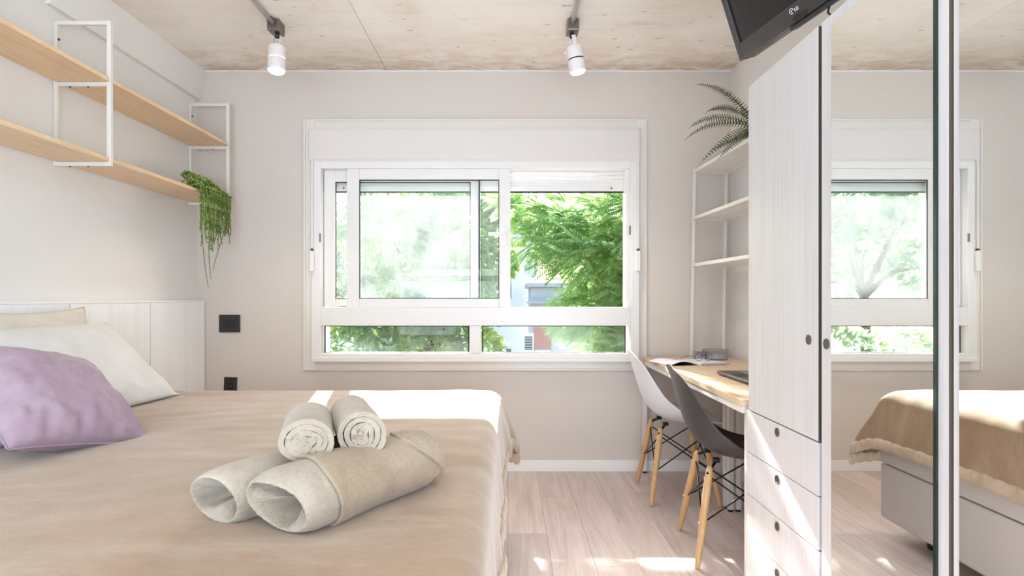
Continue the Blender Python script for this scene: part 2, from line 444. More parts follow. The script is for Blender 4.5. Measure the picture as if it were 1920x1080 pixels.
# the window assembly stands a little proud of the wall: pixel sizes are read at its own distance
YW = YB-.025; KW = YW/D; KB = .982
wxw = lambda px: wx(px)*KW
wzw = lambda py: H+(560-py)*S*KW
wxb = lambda px: wx(px)*KB
wzb = lambda py: H+(560-py)*S*KB
# casing: four boards, each with a raised outer lip
for px0, px1, py0, py1 in ((571, 592, 225, 694), (1191, 1211, 225, 694), (592, 1191, 225, 300), (592, 1191, 671, 694)):
    bm = B(); box(bm, wx(px0), wx(px1), YB-.016, YB, wz(py1), wz(py0))
    if px1-px0 < 30:
        lip = (px0, px0+3.5) if px0 < 800 else (px1-3.5, px1); box(bm, wx(lip[0]), wx(lip[1]), YB-.026, YB-.014, wz(py1), wz(py0))
    else:
        lip = (py0, py0+3.5) if py0 < 400 else (py1-3.5, py1); box(bm, wx(px0), wx(px1), YB-.026, YB-.014, wz(lip[1]), wz(lip[0]))
    keep(from_bm('casing', bm, 'casing', bevel=.002), win)
# roller shutter box
bm = B(); box(bm, wxb(579), wxb(1200), YB*KB, YB+.02, wzb(302), wzb(240)); box(bm, wxb(581), wxb(1198), YB*KB-.003, YB*KB+.003, wzb(299), wzb(244))
sb = keep(from_bm('shutter_box', bm, 'box', bevel=.003), win)
# fixed frame
bm = ring_bm(588, 1196, 300, 674, 17, 16, 18, 12, YW-.04, YW+.08)
box(bm, wxw(605), wxw(1180), YW-.04, YW+.08, wzw(610), wzw(576))
box(bm, wxw(881), wxw(902), YW-.03, YW+.06, wzw(662), wzw(610))
box(bm, wxw(589), wxw(1195), YW-.052, YW-.03, wzw(677), wzw(669))
box(bm, wxw(1172), wxw(1180), YW-.02, YW+.08, wzw(576), wzw(318))
fr = keep(from_bm('window_frame', bm, 'upvc', bevel=.003), win)
for px0, px1 in ((605, 881), (902, 1176)):
    bm = B(); box(bm, wxw(px0+3), wxw(px1-3), YW+.022, YW+.028, wzw(663), wzw(610))
    keep(from_bm('pane', bm, 'glass'), fr)
    bm = ring_bm(px0+2, px1-2, 610, 663, 2, 2, 2, 2, YW+.012, YW+.022)
    keep(tag(from_bm('gasket', bm, 'gasket'), 'black rubber gasket'), fr)
def sash(px0, px1, py0, py1, l, r, t, b, y0, y1, gm):
    bm = ring_bm(px0, px1, py0, py1, l, r, t, b, y0, y1)
    s = keep(from_bm('sash', bm, 'upvc', bevel=.003), win)
    g = B(); ym = (y0+y1)/2; box(g, wxw(px0+l-2), wxw(px1-r+2), ym-.003, ym+.003, wzw(py1-b+2), wzw(py0+t-2))
    keep(from_bm('pane', g, gm), s)
    k = ring_bm(px0+l-.5, px1-r+.5, py0+t-.5, py1-b+.5, 2, 2, 2, 2, ym-.010, ym-.004)
    keep(tag(from_bm('gasket', k, 'gasket'), 'black rubber gasket'), s)
    return s
so = sash(606, 900, 318, 574, 21, 18, 22, 13, YW+.018, YW+.050, 'glass_outer')
keep(boxo('seal_or_shadow', wxw(897), wxw(900), YW+.008, YW+.018, wzw(560), wzw(338), 'gasket', bevel=0), so)
si = sash(652, 957, 315, 580, 23, 21, 23, 20, YW-.022, YW+.010, 'glass_inner')
bm = B(); box(bm, wxw(938), wxw(951), YW-.030, YW-.022, wzw(462), wzw(424)); tube(bm, [(wxw(944), YW-.03, wzw(441)), (wxw(944), YW-.05, wzw(441))], .008, 10)
box(bm, wxw(916), wxw(949), YW-.060, YW-.048, wzw(444), wzw(437))
keep(from_bm('handle', bm, 'upvc', bevel=.002), si)
# rolled-up shutter: slats and weighted bottom rail
for py0, py1 in ((316, 324), (324.6, 332), (332.6, 339)):
    bm = B(); pr = [(YW+.066, wzw(py1)), (YW+.062, wzw((py0*.7+py1*.3))), (YW+.066, wzw(py0)), (YW+.074, wzw(py0)), (YW+.074, wzw(py1))]
    a = [bm.verts.new((wxw(605), y, z)) for y, z in pr]; b = [bm.verts.new((wxw(1172), y, z)) for y, z in pr]
    for k in range(5): bm.faces.new([a[k], a[(k+1)%5], b[(k+1)%5], b[k]])
    bm.faces.new(a[::-1]); bm.faces.new(b); bmesh.ops.recalc_face_normals(bm, faces=bm.faces)
    keep(from_bm('slat', bm, 'upvc'), win)
br = keep(boxo('bottom_rail', wxw(605), wxw(1172), YW+.058, YW+.074, wzw(356), wzw(345), 'upvc', bevel=.002), win)
keep(boxo('slat', wxw(605), wxw(1172), YW+.062, YW+.072, wzw(345), wzw(339.6), 'upvc', bevel=.001), win)
keep(boxo('seal_or_shadow', wxw(605), wxw(1172), YW+.058, YW+.074, wzw(358.5), wzw(356), 'gasket', bevel=0), br)  # black strip stands in for the shadow line under the bottom rail
for px in (640, 1149): 
    bm = B(); tube(bm, [(wxw(px), YW+.05, wzw(350)), (wxw(px), YW+.06, wzw(350))], .006, 8); keep(from_bm('screw', bm, 'dark_steel', smooth=True), br)
# shutter belts with their cleats, keepers
for px, py in ((590.5, 302), (1193, 302)):
    b_ = keep(boxo('strap', wxw(px-1.6), wxw(px+1.6), YW-.056, YW-.053, wzw(470), wzw(py), 'metal_white', bevel=0), win)
    keep(boxo('strap_clip', wxw(px-2.4), wxw(px+2.4), YW-.062, YW-.048, wzw(471), wzw(467.5), 'black', bevel=.001), b_)
    keep(boxo('strap_guide', wxw(px-3.5), wxw(px+3.5), YW-.066, YW-.040, wzw(509), wzw(472), 'upvc', bevel=.002), win)
for px, py in ((604, 447), (1178.5, 433)):
    keep(boxo('latch_keeper', wxw(px-1.5), wxw(px+1.5), YW-.046, YW-.036, wzw(py+8), wzw(py-8), 'dark_steel', bevel=.001), win)

# ------------------------------------------------------------ wall switch and socket
def plate(name, label, cat, px0, px1, py0, py1, rockers, tilt=0):
    cx, cz = (wx(px0)+wx(px1))/2, (wz(py0)+wz(py1))/2; w, h = abs(wx(px1)-wx(px0))/2, abs(wz(py1)-wz(py0))/2
    t = thing(name, label, cat, (cx, YB, cz), (0, tilt, 0))
    boxo('cover_plate', -w, w, -.010, 0, -h, h, 'black', t, .002)
    return t, w, h
t, w, h = plate('light_switch', 'square black double light switch plate on the wall beside the headboard', 'switch', 412, 451, 590, 623, 2)
for s in (-1, 1): boxo('rocker', s*.022-.018, s*.022+.018, -.014, -.008, -.024, .024, 'black_matt', t, .002)
t, w, h = plate('power_socket', 'narrow upright black power socket plate low on the wall, just above the bed', 'socket', 421, 445, 707, 744, 1, R(2))
bm = B(); lathe(bm, [(.021, 0), (.021, .003), (.018, .003), (.017, .001)], 6, Matrix.Translation((0, -.010, .006)) @ Matrix.Rotation(R(90), 4, 'X'))
from_bm('socket_face', bm, 'black_matt', t)
for dx in (-.008, .008):
    bm = B(); tube(bm, [(dx, -.013, .006), (dx, -.0165, .006)], .0022, 8); from_bm('contact', bm, 'steel', t)

# ------------------------------------------------------------ headboard
hb = thing('headboard', 'whitewashed panelled headboard fixed along the left wall behind the bed', 'headboard', (XL+.02, 2.2, 0))
HX = wx(385)
hy = [YB-.004, 3.305, 2.700, 2.095, 1.49, .885, .28]
for a, b in zip(hy, hy[1:]):
    keep(boxo('panel', XL+.006, HX, b+.003, a-.003, .10, 1.098, 'headboard', None, .0015), hb)
keep(boxo('back_board', XL+.0008, XL+.012, hy[-1], hy[0], .08, 1.096, 'gap', None, 0), hb)
keep(boxo('top_ledge', XL+.0008, HX+.002, hy[-1], hy[0], 1.098, 1.110, 'headboard', None, .0015), hb)

# ------------------------------------------------------------ bed
BX0, BX1, BY0, BY1 = -1.97, -.045, .74, 2.83
BZ = .690
bed = thing('bed', 'wide upholstered box bed with grey base and pale mattress under the beige blanket', 'bed', (-1.0, 1.8, 0))
keep(boxo('bed_base', BX0, -.012-.03, BY0+.02, BY1+.03, .085, .340, 'bed_base', None, .008), bed)
keep(boxo('base_rim', BX0, -.012-.028, BY0+.02, BY1+.03, .346, .42, 'bed_base', None, .006), bed)
keep(boxo('mattress', BX0, BX1-.015, BY0+.01, BY1-.012, .42, BZ-.012, 'mattress', None, .05), bed)
for x in (-.17, -1.0, -1.85):
    for y in (BY0+.2, 1.8, BY1-.15):
        bm = B(); lathe(bm, [(.022, 0), (.026, .01), (.03, .09)], 14, Matrix.Translation((x, y, 0))); keep(from_bm('leg', bm, 'black', smooth=True), bed)

# blanket: top sheet that rolls over foot and far side, with a flared corner
UX, VY = BX1, BY1
LX, LY = .30, .36                              # lengths hanging down at foot and far side
RAD = .055
def drape(e):
    """e = cloth length past the start of the rounded edge -> (outward, down)"""
    q = RAD*math.pi/2
    if e <= q: a = e/RAD; return RAD*math.sin(a), RAD*(1-math.cos(a))
    return RAD+(e-q)*.10, RAD+(e-q)*.995
def blanket_pt(u, v, lift=0.0):
    ex, ey = max(0, u-(UX-RAD)), max(0, v-(VY-RAD))
    x = min(u, UX-RAD); y = min(v, VY-RAD)
    ox, dx = drape(ex) if ex > 0 else (0, 0); oy, dy = drape(ey) if ey > 0 else (0, 0)
    z = BZ+lift
    if ex > 0 and ey > 0:
        m_, M_ = min(ex, ey), max(ex, ey)
        drop = max(dx, dy)+.22*m_
        fl = .34*m_
        x += ox+fl*.35 + lift; y += oy+fl*1.0; z -= drop
    else:
        x += ox + (lift if ex > .1 else 0); y += oy + (lift if ey > .1 else 0); z -= max(dx, dy)
    # folds on the hanging parts, soft unevenness on top
    k = smooth01((ex-.05)/.2); x += k*(.004*math.sin(v*17+1.3*math.sin(v*5)) + .005*noise.noise(Vector((v*9, 2, ex*4)))) + k*.028*smooth01((v-2.3)/.5)
    k = smooth01((ey-.05)/.2); y += k*(.014*math.sin(u*15)+.01*noise.noise(Vector((u*9, 7, 0))))
    if ex == 0 and ey == 0 or max(ex, ey) < .08:
        z += .006*noise.noise(Vector((u*2.2, v*2.2, 1))) + .0035*noise.noise(Vector((u*7, v*12, 4)))
    if max(ex, ey) > .09: z += .005*noise.noise(Vector((u*6, v*6, 8)))*smooth01((max(ex, ey)-.09)/.1)
    return (x, y, z)
U0, U1, V0, V1 = BX0+.02, UX-RAD+LX, BY0, VY-RAD+LY
def fn(a, b):
    a2 = a; u = U0+(U1-U0)*a2; v = V0+(V1-V0)*b
    return blanket_pt(u, v)
def nonuni(fn, us, vs_):
    V_ = [fn(u, v) for u in us for v in vs_]; n = len(vs_)
    F_ = [(i*n+j, (i+1)*n+j, (i+1)*n+j+1, i*n+j+1) for i in range(len(us)-1) for j in range(n-1)]
    return V_, F_
us = np.concatenate([np.linspace(U0, UX-RAD, 70)[:-1], np.linspace(UX-RAD, UX-RAD+.10, 9)[:-1], np.linspace(UX-RAD+.10, U1, 16)])
vs_ = np.concatenate([np.linspace(V0, VY-RAD, 110)[:-1], np.linspace(VY-RAD, VY-RAD+.10, 9)[:-1], np.linspace(VY-RAD+.10, V1, 18)])
Vv, Ff = nonuni(blanket_pt, us, vs_)
blanket = from_arrays('blanket', Vv, Ff, 'blanket', smooth=True, sub=1)
x = blanket.modifiers.new('solid', 'SOLIDIFY'); x.thickness = .006; x.offset = 1
blanket.modifiers.move(1, 0)
tag(blanket, 'plush beige blanket spread over the bed and hanging down at its foot', 'blanket')
# stitched satin hem along the foot and round the corner
hw = .045
V1a = list(np.linspace(V0, V1-hw, 170))
Vh = []; 
for v in V1a:
    for q, (du, lf) in enumerate(((-hw, .004), (-hw*.6, .010), (-hw*.2, .009), (.004, .003))):
        p = blanket_pt(U1+du, v, lf+.0022*math.sin(v*95+q)); Vh.append(p)
Fh = [(i*4+j, (i+1)*4+j, (i+1)*4+j+1, i*4+j+1) for i in range(len(V1a)-1) for j in range(3)]
n0 = len(Vh); U1a = list(np.linspace(U1, U0, 170))
for u in U1a:
    for q, (du, lf) in enumerate(((-hw, .004), (-hw*.6, .010), (-hw*.2, .009), (.004, .003))):
        Vh.append(blanket_pt(u, V1+du, lf+.003*math.sin(u*95+q)))
Fh += [(n0+i*4+j, n0+i*4+j+1, n0+(i+1)*4+j+1, n0+(i+1)*4+j) for i in range(len(U1a)-1) for j in range(3)]
hem = from_arrays('hem', Vh, Fh, 'hem', blanket, smooth=True)
x = hem.modifiers.new('solid', 'SOLIDIFY'); x.thickness = .006; x.offset = 0

# ------------------------------------------------------------ pillows and cushion
def pillow_mesh(w, h, t, pinch=.06, seed=0, wr=.006, lines=0.0, n=46):
    """closed pillow: two bulging sheets that meet in a seam, corners pointed, sides drawn in"""
    V_, F_ = [], []
    def pt(a, b, side):
        u, v = 2*a-1, 2*b-1
        bulge = ((1-abs(u)**2.6)*(1-abs(v)**2.6))
        bulge = max(bulge, 0)**.55
        px = w/2*u*(1-pinch*(1-v*v)**1.0*1.0); py = h/2*v*(1-pinch*(1-u*u))
        nz = noise.noise(Vector((u*2.2+seed, v*2.2, side*3)))*wr*1.6 + noise.noise(Vector((u*6+seed, v*6, side*5)))*wr*.7
        e = max(abs(u), abs(v)); edge = smooth01((e-.35)/.5)
        ridge = lines*edge*smooth01((.25-v)/.8)*(math.sin((u+.45*v)*15+seed+2.2*noise.noise(Vector((u*2, v*2, seed))))+.5*math.sin((u-.3*v)*27+1.7*noise.noise(Vector((u*3, v*3, seed+4)))))*bulge**.6
        z = side*(t/2*bulge + (nz+ridge)*min(1, bulge*2))
        return (px, py, z)
    for side in (1, -1):
        base = len(V_)
        V0_, F0_ = grid(lambda a, b: pt(a, b, side), n, n)
        V_ += V0_
        F_ += [tuple(base+i for i in (f if side == -1 else f[::-1])) for f in F0_]
    return V_, F_
def pillow(name, label, cat, size, centre, ex, ey, m, seed, pinch=.05, lines=0.0, wr=.006, group=None, piping=True, shear=False):
    """ex, ey: directions of width and height of the pillow"""
    V_, F_ = pillow_mesh(*size, pinch=pinch, seed=seed, lines=lines, wr=wr)
    o = from_arrays(name, V_, F_, m, smooth=True)
    bm = bmesh.new(); bm.from_mesh(o.data); bmesh.ops.remove_doubles(bm, verts=bm.verts, dist=.0004); bmesh.ops.recalc_face_normals(bm, faces=bm.faces)
    bm.to_mesh(o.data); bm.free(); o.data.polygons.foreach_set('use_smooth', [True]*len(o.data.polygons))
    ex = Vector(ex).normalized(); ey = Vector(ey)
    ey = ey.normalized() if shear else (ey-ex*ey.dot(ex)).normalized(); ez = ex.cross(ey).normalized()
    mt = Matrix((ex, ey, ez)).transposed().to_4x4(); mt.translation = Vector(centre); o.matrix_world = mt
    im = mt.inverted()
    for v in o.data.vertices:                 # the underside rests flat on the blanket
        p = mt @ v.co
        if p.z < BZ+.010: p.z = BZ+.010+(p.z-BZ-.010)*.03; v.co = im @ p
    if piping:
        w, h = size[0], size[1]; pts = []
        for k in range(120):
            s = k/120*4; q = int(s); f = s-q
            u, v = ((-1+2*f, -1), (1, -1+2*f), (1-2*f, 1), (-1, 1-2*f))[q]
            pts.append((w/2*u*(1-pinch*(1-v*v)), h/2*v*(1-pinch*(1-u*u)), 0))
        bm = B(); tube(bm, pts+[pts[0]], .0025, 6, caps=False); from_bm('seam', bm, m, o, smooth=True)
    tag(o, label, cat, group); return o
pillow('pillow', 'cream pillow at the back, propped upright against the headboard behind the white one', 'pillow', (.72, .48, .13), (-1.845, 2.34, .855), (0, 1, 0), (-.30, .02, 1), 'pillow_cream', 3, pinch=.10, lines=.006)
pillow('pillow', 'white pillow leaning in front of the cream pillow beside the lilac cushion', 'pillow', (.72, .48, .15), (-1.64, 2.31, .845), (.03, 1, 0), (-1, 0, .98), 'pillow', 11)
pillow('pillow', 'white pillow at the left picture edge, mostly hidden behind the lilac cushion', 'pillow', (.70, .48, .15), (-1.60, 1.56, .845), (-.02, 1, 0), (-1, 0, .98), 'pillow', 23)
cu = pillow('cushion', 'square lilac velour cushion leaning on the white pillows', 'cushion', (.42, .42, .17), (-1.335, 1.753, .830), (.045, .40, -.04), (-.25, .20, .235), 'lilac', 31, pinch=.05, lines=.0065, wr=.006, shear=True)

# ------------------------------------------------------------ towels
def towel_roll(name, label, p0, p1, r, turns, thick, m, squash=1.0, group=None, hollow=False, seed=0):
    """spiral of thick cloth extruded along its axis"""
    p0, p1 = Vector(p0), Vector(p1); ax = (p1-p0); L = ax.length; ax.normalize()
    side = ax.cross(Vector((0, 0, 1))).normalized(); up = side.cross(ax)
    n = int(turns*30)
    def spiral(k):
        t = k/n; ang = 2*math.pi*turns*t - 1.3
        rad = r-thick*.5-(thick*1.08)*turns*t
        a, b = rad*math.cos(ang), rad*math.sin(ang)*squash
        j = t*t*.5*thick
        return a + j*math.sin(ang*3+seed), b + j*math.cos(ang*2+seed)
    V_ = []
    nl = 14
    for i in range(nl):
        s = i/(nl-1)
        for k in range(n+1):
            a, b = spiral(k)
            tl = s*L + (s-.5)*2*.010*noise.noise(Vector((k*.12, seed, 0))) - (1-2*s)*.006*(k/n)
            w = 1+.05*noise.noise(Vector((s*3+seed, k*.08, 1)))
            V_.append(p0+ax*tl+side*a*w+up*b*w)
    F_ = [(i*(n+1)+k, i*(n+1)+k+1, (i+1)*(n+1)+k+1, (i+1)*(n+1)+k) for i in range(nl-1) for k in range(n)]
    o = from_arrays(name, V_, F_, m, smooth=True, solid=thick*.97)
    x = o.modifiers.new('bevel', 'BEVEL'); x.width = thick*.28; x.segments = 2; x.limit_method = 'ANGLE'; x.angle_limit = R(50)
    x = o.modifiers.new('sub', 'SUBSURF'); x.levels = x.render_levels = 1; terry(o, .003)
    tag(o, label, 'towel', group); return o
TZ = BZ+.006
# two long bath towels lying side by side
terry_tex = bpy.data.textures.new('terry', 'CLOUDS'); terry_tex.noise_scale = .006; terry_tex.noise_depth = 2
def terry(o, k=.0032):
    x = o.modifiers.new('terry', 'DISPLACE'); x.texture = terry_tex; x.strength = k; x.mid_level = .5; x.texture_coords = 'LOCAL'
def bath_towel(name, label, p0, p1, r, m, seed, flap):
    p0, p1 = Vector(p0), Vector(p1); ax = p1-p0; L = ax.length; ax.normalize()
    side = ax.cross(Vector((0, 0, 1))).normalized(); up = Vector((0, 0, 1))
    def radius(s, ang):
        rr = r*(1+.05*math.sin(s*4+seed)+.05*noise.noise(Vector((s*2.5, math.cos(ang)*1.4, math.sin(ang)*1.4+seed))))
        rr *= 1-.10*(2*s-1)**6; rr *= 1+.10*math.sin(2*ang+1.2+seed)*smooth01((.4-s)/.4)
        return rr
    def pos(s, ang, k=1.0, extra=0):
        rr = radius(s, ang)*k+extra
        a, b = rr*math.cos(ang)*1.10, rr*math.sin(ang)*.90
        b = max(b, -r*.80)
        return p0+ax*(s*L)+side*a+up*(b+r*.80)
    t = thing(name, label, 'towel', tuple(p0), (0, 0, 0))
    # outer wrap, then the cloth turned in on itself at the open end
    prof = [(1.0, s) for s in np.linspace(.05, .965, 24)]
    V_ = []; na = 56
    inn = [(.08, .42), (.20, .30), (.34, .20), (.48, .125), (.60, .07), (.70, .032), (.78, .006), (.86, -.014), (.955, -.012)]
    ring = inn + prof + [(.95, .985), (.85, .995), (.66, .975), (.45, .93), (.25, .88)]
    for k, s in ring:
        for j in range(na):
            ang = 2*math.pi*j/na
            fo = max(0, .82-k) if s < .6 else 0; kk = k*(1+1.5*fo*math.sin(ang*3+seed+s*2)+.9*fo*math.sin(ang*5+2*seed))
            if s < .5: skew = .10*math.cos(ang-2.3)*smooth01((.55-s)/.6)
            else: skew = 0
            V_.append(pos(s-skew*.55, ang, kk))
    F_ = []
    for i in range(len(ring)-1):
        for j in range(na):
            F_.append((i*na+j, i*na+(j+1)%na, (i+1)*na+(j+1)%na, (i+1)*na+j))
    F_.append(tuple(range(na))); F_.append(tuple((len(ring)-1)*na+j for j in range(na))[::-1])
    ro = keep(from_arrays('roll', V_, F_, m[0], smooth=True, sub=2), t); terry(ro)
    if flap:
        def sleeve(s0f, s1f, nm, ex, mm):
            V2 = []; n1, n2 = 50, 90
            for i in range(n1):
                for j in range(n2):
                    ang = R(-62)+R(262)*j/(n2-1)
                    a0, a1 = s0f(ang), s1f(ang); s = a0+(a1-a0)*i/(n1-1)
                    V2.append(pos(s, ang, 1.0, ex))
            F2 = [(i*n2+j, i*n2+j+1, (i+1)*n2+j+1, (i+1)*n2+j) for i in range(n1-1) for j in range(n2-1)]
            o = keep(from_arrays(nm, V2, F2, mm, smooth=True, solid=.007, sub=1), t); terry(o, .003)
            x = o.modifiers.new('bevel', 'BEVEL'); x.width = .002; x.segments = 2; x.limit_method = 'ANGLE'; x.angle_limit = R(50)
        sleeve(lambda a: .20+.17*max(0, math.cos(a-R(200)))-.02*math.sin(a*2), lambda a: .955, 'outer_wrap', .004, m[1])
        sleeve(lambda a: .985-.22*max(0, math.sin(a+R(18)))**1.5, lambda a: 1.005-.02*math.sin(a), 'folded_flap', .011, m[1])
    return t
bath_towel('rolled_towel', 'front long rolled beige bath towel with an open hollow end, below the two small rolls', (-.422, 1.085, TZ), (-.212, 1.40, TZ), .067, ('towel', 'towel_beige'), 1.3, True)
bath_towel('rolled_towel', 'rear long rolled bath towel, its open end at the left of the towel stack', (-.552, 1.125, TZ), (-.33, 1.46, TZ), .064, ('towel', 'towel'), 4.1, False)
towel_roll('rolled_towel', 'left one of the two small rolled towels on top of the stack', (-.400, 1.175, BZ+.150), (-.470, 1.40, BZ+.146), .058, 4.4, .0112, 'towel', .82, seed=1)
towel_roll('rolled_towel', 'right one of the two small rolled towels on top of the stack', (-.306, 1.235, BZ+.150), (-.390, 1.46, BZ+.148), .055, 4.2, .0112, 'towel', .98, seed=5)

# ------------------------------------------------------------ wall shelf on the left
ws = thing('wall_shelf', 'white steel bracket wall shelf with two long pale wood boards, left wall above the bed', 'shelf', (XL, 2.6, 1.71))
SX = -1.773
zt, zm, zb = 2.357, 2.085, 1.712; tb = .018
def bracket(y):
    bm = B(); x0, x1 = XL+.001, SX
    box(bm, x0, x0+tb, y-tb/2, y+tb/2, zb, zt); box(bm, x1-tb, x1, y-tb/2, y+tb/2, zb, zt)
    for z in (zt, zm, zb+tb): box(bm, x0+tb, x1-tb, y-tb/2, y+tb/2, z-tb, z)
    b_ = keep(from_bm('bracket', bm, 'metal_white', bevel=.0015), ws)
    bm = B()
    for dx in (.07, .15):
        for z in (zm-tb, zb): tube(bm, [(x0+dx, y, z+.001), (x0+dx, y, z-.004)], .004, 8)
    tube(bm, [(x0+tb-.001, y, zt-.08), (x0+tb+.003, y, zt-.08)], .006, 8)
    s_ = keep(from_bm('screws', bm, 'black', smooth=True), b_); s_['kind'] = 'stuff'
for y in (3.80, 2.675, 1.45): bracket(y)
for z in (zm, zb+tb): keep(boxo('board', XL+.012, SX-.004-tb*0, .9, 3.835, z+.001, z+.019, 'shelf_wood', None, .0015), ws)

# ------------------------------------------------------------ hanging string-of-pearls plant
hp = thing('hanging_plant', 'trailing green string-of-pearls plant spilling over the end of the lower wall shelf', 'plant', (-1.83, 3.55, zb+tb+.02))
sph_v, sph_f = None, None
bm = B(); bmesh.ops.create_icosphere(bm, subdivisions=1, radius=1); sph_v = np.array([v.co[:] for v in bm.verts]); sph_f = np.array([[v.index for v in f.verts] for f in bm.faces]); bm.free()
def beads(name, P, rad, m, parent, stem=None):
    V_ = []; F_ = []
    for i, (p, r) in enumerate(zip(P, rad)):
        V_.append(sph_v*np.array([r, r, r*1.25])+np.array(p)); F_.append(sph_f+i*len(sph_v))
    V_ = np.concatenate(V_); F_ = np.concatenate(F_)
    o = from_arrays(name, V_, F_, m, smooth=True)
    return keep(o, parent)
shelf_top = zb+tb+.019
PY0, PY1 = 3.40, 3.74
mp, mr_ = [], []
for k in range(620):
    a = random.random(); y = PY0+(PY1-PY0)*random.random()
    t = random.random()
    x_ = -1.865+.115*t
    hgt = (.115*(1-.45*t))*math.sin(math.pi*min(1, max(.08, (y-PY0+.08)/(PY1-PY0+.10))))**.5 * (1-.55*smooth01((y-3.45)/.3))
    mp.append((x_, y, shelf_top+.004+hgt*random.random()**.5)); mr_.append(random.uniform(.005, .009))
o = beads('foliage', mp, mr_, 'pearls', hp); o['kind'] = 'stuff'
# shallow dish that carries it
bm = B(); lathe(bm, [(.035, 0), (.048, .03), (.044, .03), (.03, .006)], 20, Matrix.Translation((-1.835, 3.55, shelf_top))); keep(from_bm('dish', bm, 'pot', smooth=True), hp)
for k in range(62):
    y = PY0+(PY1-PY0)*((k*0.618)%1.0); x_ = SX+.012+random.random()*.03
    ln = random.uniform(.16, .36)+(.10 if k % 6 == 0 else 0)
    if y > 3.62: ln *= .75
    P = []; rr = []
    nst = int(ln/.011)
    drift = random.uniform(-.05, .05); dx = random.uniform(-.01, .02)
    # up from the shelf, over the edge and down
    for q in range(6):
        f = q/5; P.append((-1.82+(x_+1.82)*f, y, shelf_top+.055*math.cos(f*1.4)*(1-.3*smooth01((y-3.5)/.2))))
        rr.append(.0055)
    zt_ = P[-1][2]
    for q in range(nst):
        f = q/nst; P.append((x_+dx*f+random.uniform(-.004, .004), y+drift*f*f+random.uniform(-.004, .004), zt_-.006-q*.011)); rr.append(random.uniform(.0042, .0066)*(1-.25*f))
    s_ = beads('strand', P, rr, 'pearls', hp)
    bm = B(); tube(bm, P[::3]+[P[-1]], .0012, 4); keep(from_bm('stem', bm, 'stem_green'), s_)
# three strands whose tips meet low down
for k, (y, sgn) in enumerate(((3.42, 1), (3.48, .6), (3.62, -1))):
    P = []; rr = []
    for q in range(50):
        f = q/49; P.append((SX+.03+.01*math.sin(f*5), y+sgn*.07*math.sin(f*math.pi*.5)**3-sgn*.05*math.sin(f*math.pi), shelf_top+.01-f*(.57-.05*k))); rr.append(.0042*(1-.2*f))
    s_ = beads('strand', P, rr, 'pearls', hp)
    bm = B(); tube(bm, P[::3], .0012, 4); keep(from_bm('stem', bm, 'stem_green'), s_)

# ------------------------------------------------------------ ceiling conduits and spotlights
def conduit(x, y1, label):
    t = thing('ceiling_conduit', label, 'conduit', (x, y1, ZC), group='metal conduits on the ceiling')
    keep(tubeo('pipe', [(x, YR+.05, ZC-.022), (x, y1-.04, ZC-.022)], .0125, 'steel', n=14), t)
    bm = B(); box(bm, x-.028, x+.034, y1-.035, y1+.055, ZC-.062, ZC); keep(from_bm('junction_box', bm, 'dark_steel', bevel=.004), t)
    bm = B(); tube(bm, [(x, y1-.065, ZC-.022), (x, y1-.033, ZC-.022)], .018, 14); keep(from_bm('coupling', bm, 'dark_steel', smooth=True), t)
    for yy in (-.6, .7, 2.0):
        bm = B(); tube(bm, [(x, yy, ZC-.022), (x, yy+.02, ZC-.022)], .0155, 14); box(bm, x-.03, x+.03, yy+.002, yy+.018, ZC-.006, ZC); keep(from_bm('clamp', bm, 'steel', bevel=.001), t)
    return t
def spotlight(x, y, axis, label, ring_m, bulb_m, power, col):
    ax = Vector(axis).normalized()
    t = thing('spotlight', label, 'lamp', (x, y, ZC-.062), group='ceiling spotlights')
    top = Vector((x, y, ZC-.062))
    q = ax.to_track_quat('Z', 'Y').to_matrix().to_4x4(); q.translation = top
    bm = B(); tube(bm, [top+Vector((0, 0, .002)), top+Vector((0, 0, -.022))], .012, 12); keep(from_bm('stem', bm, 'black', smooth=True), t)
    for s in (-1, 1):
        keep(boxo('yoke_arm', s*.018-.0015, s*.018+.0015, -.011, .011, .012, .085, 'lamp_white', None, .001, q), t)
    bm = B(); lathe(bm, [(.030, .068), (.0435, .072), (.046, .078), (.046, .132), (.044, .134)], 32, q); hd = keep(from_bm('lamp_head', bm, 'lamp_white', smooth=True, bevel=.001), t)
    bm = B(); lathe(bm, [(.0415, .133), (.0415, .141)], 32, q); keep(from_bm('ring', bm, ring_m, smooth=True), hd)
    bm = B(); lathe(bm, [(.044, .140), (.046, .142), (.046, .200), (.043, .202), (.0415, .196), (.0415, .190)], 32, q); sh = keep(from_bm('shade', bm, 'lamp_white', smooth=True, bevel=.001), t)
    bm = B(); lathe(bm, [(.041, .188), (.0425, .203), (.036, .212), (.012, .217)], 28, q); keep(tag(from_bm('bulb', bm, bulb_m, smooth=True), 'glowing bulb face'), sh)
    bm = B(); kp = q @ Vector((.026, -.026, .09)); kd = (q.to_3x3() @ Vector((.3, -1, 0))).normalized(); tube(bm, [kp, kp+kd*.02], .008, 12); keep(from_bm('knob', bm, 'lamp_white', smooth=True), t)
    l = bpy.data.lights.new('spot', 'SPOT'); l.energy = power; l.color = col; l.spot_size = R(95); l.spot_blend = .8; l.shadow_soft_size = .035
    lo = bpy.data.objects.new('lamp_light', l); C.objects.link(lo); lo.location = q @ Vector((0, 0, .24)); lo.rotation_euler = ax.to_track_quat('-Z', 'Y').to_euler()
    keep(lo, t)
conduit(-1.252, 3.20, 'metal conduit on the ceiling, left one, ending above the warm lit spotlight')
conduit(.335, 3.20, 'metal conduit on the ceiling, right one, nearly over the camera')
spotlight(-1.244, 3.215, (.0, -.06, -1), 'left white ceiling spotlight, brightly lit and pointing straight down', 'ring_glow', 'bulb_warm', 30, (1, .86, .68))
spotlight(.335, 3.215, (.17, .05, -1), 'right white ceiling spotlight, tilted aside, with a dark ring gap', 'black', 'bulb_pale', 22, (1, .9, .76))

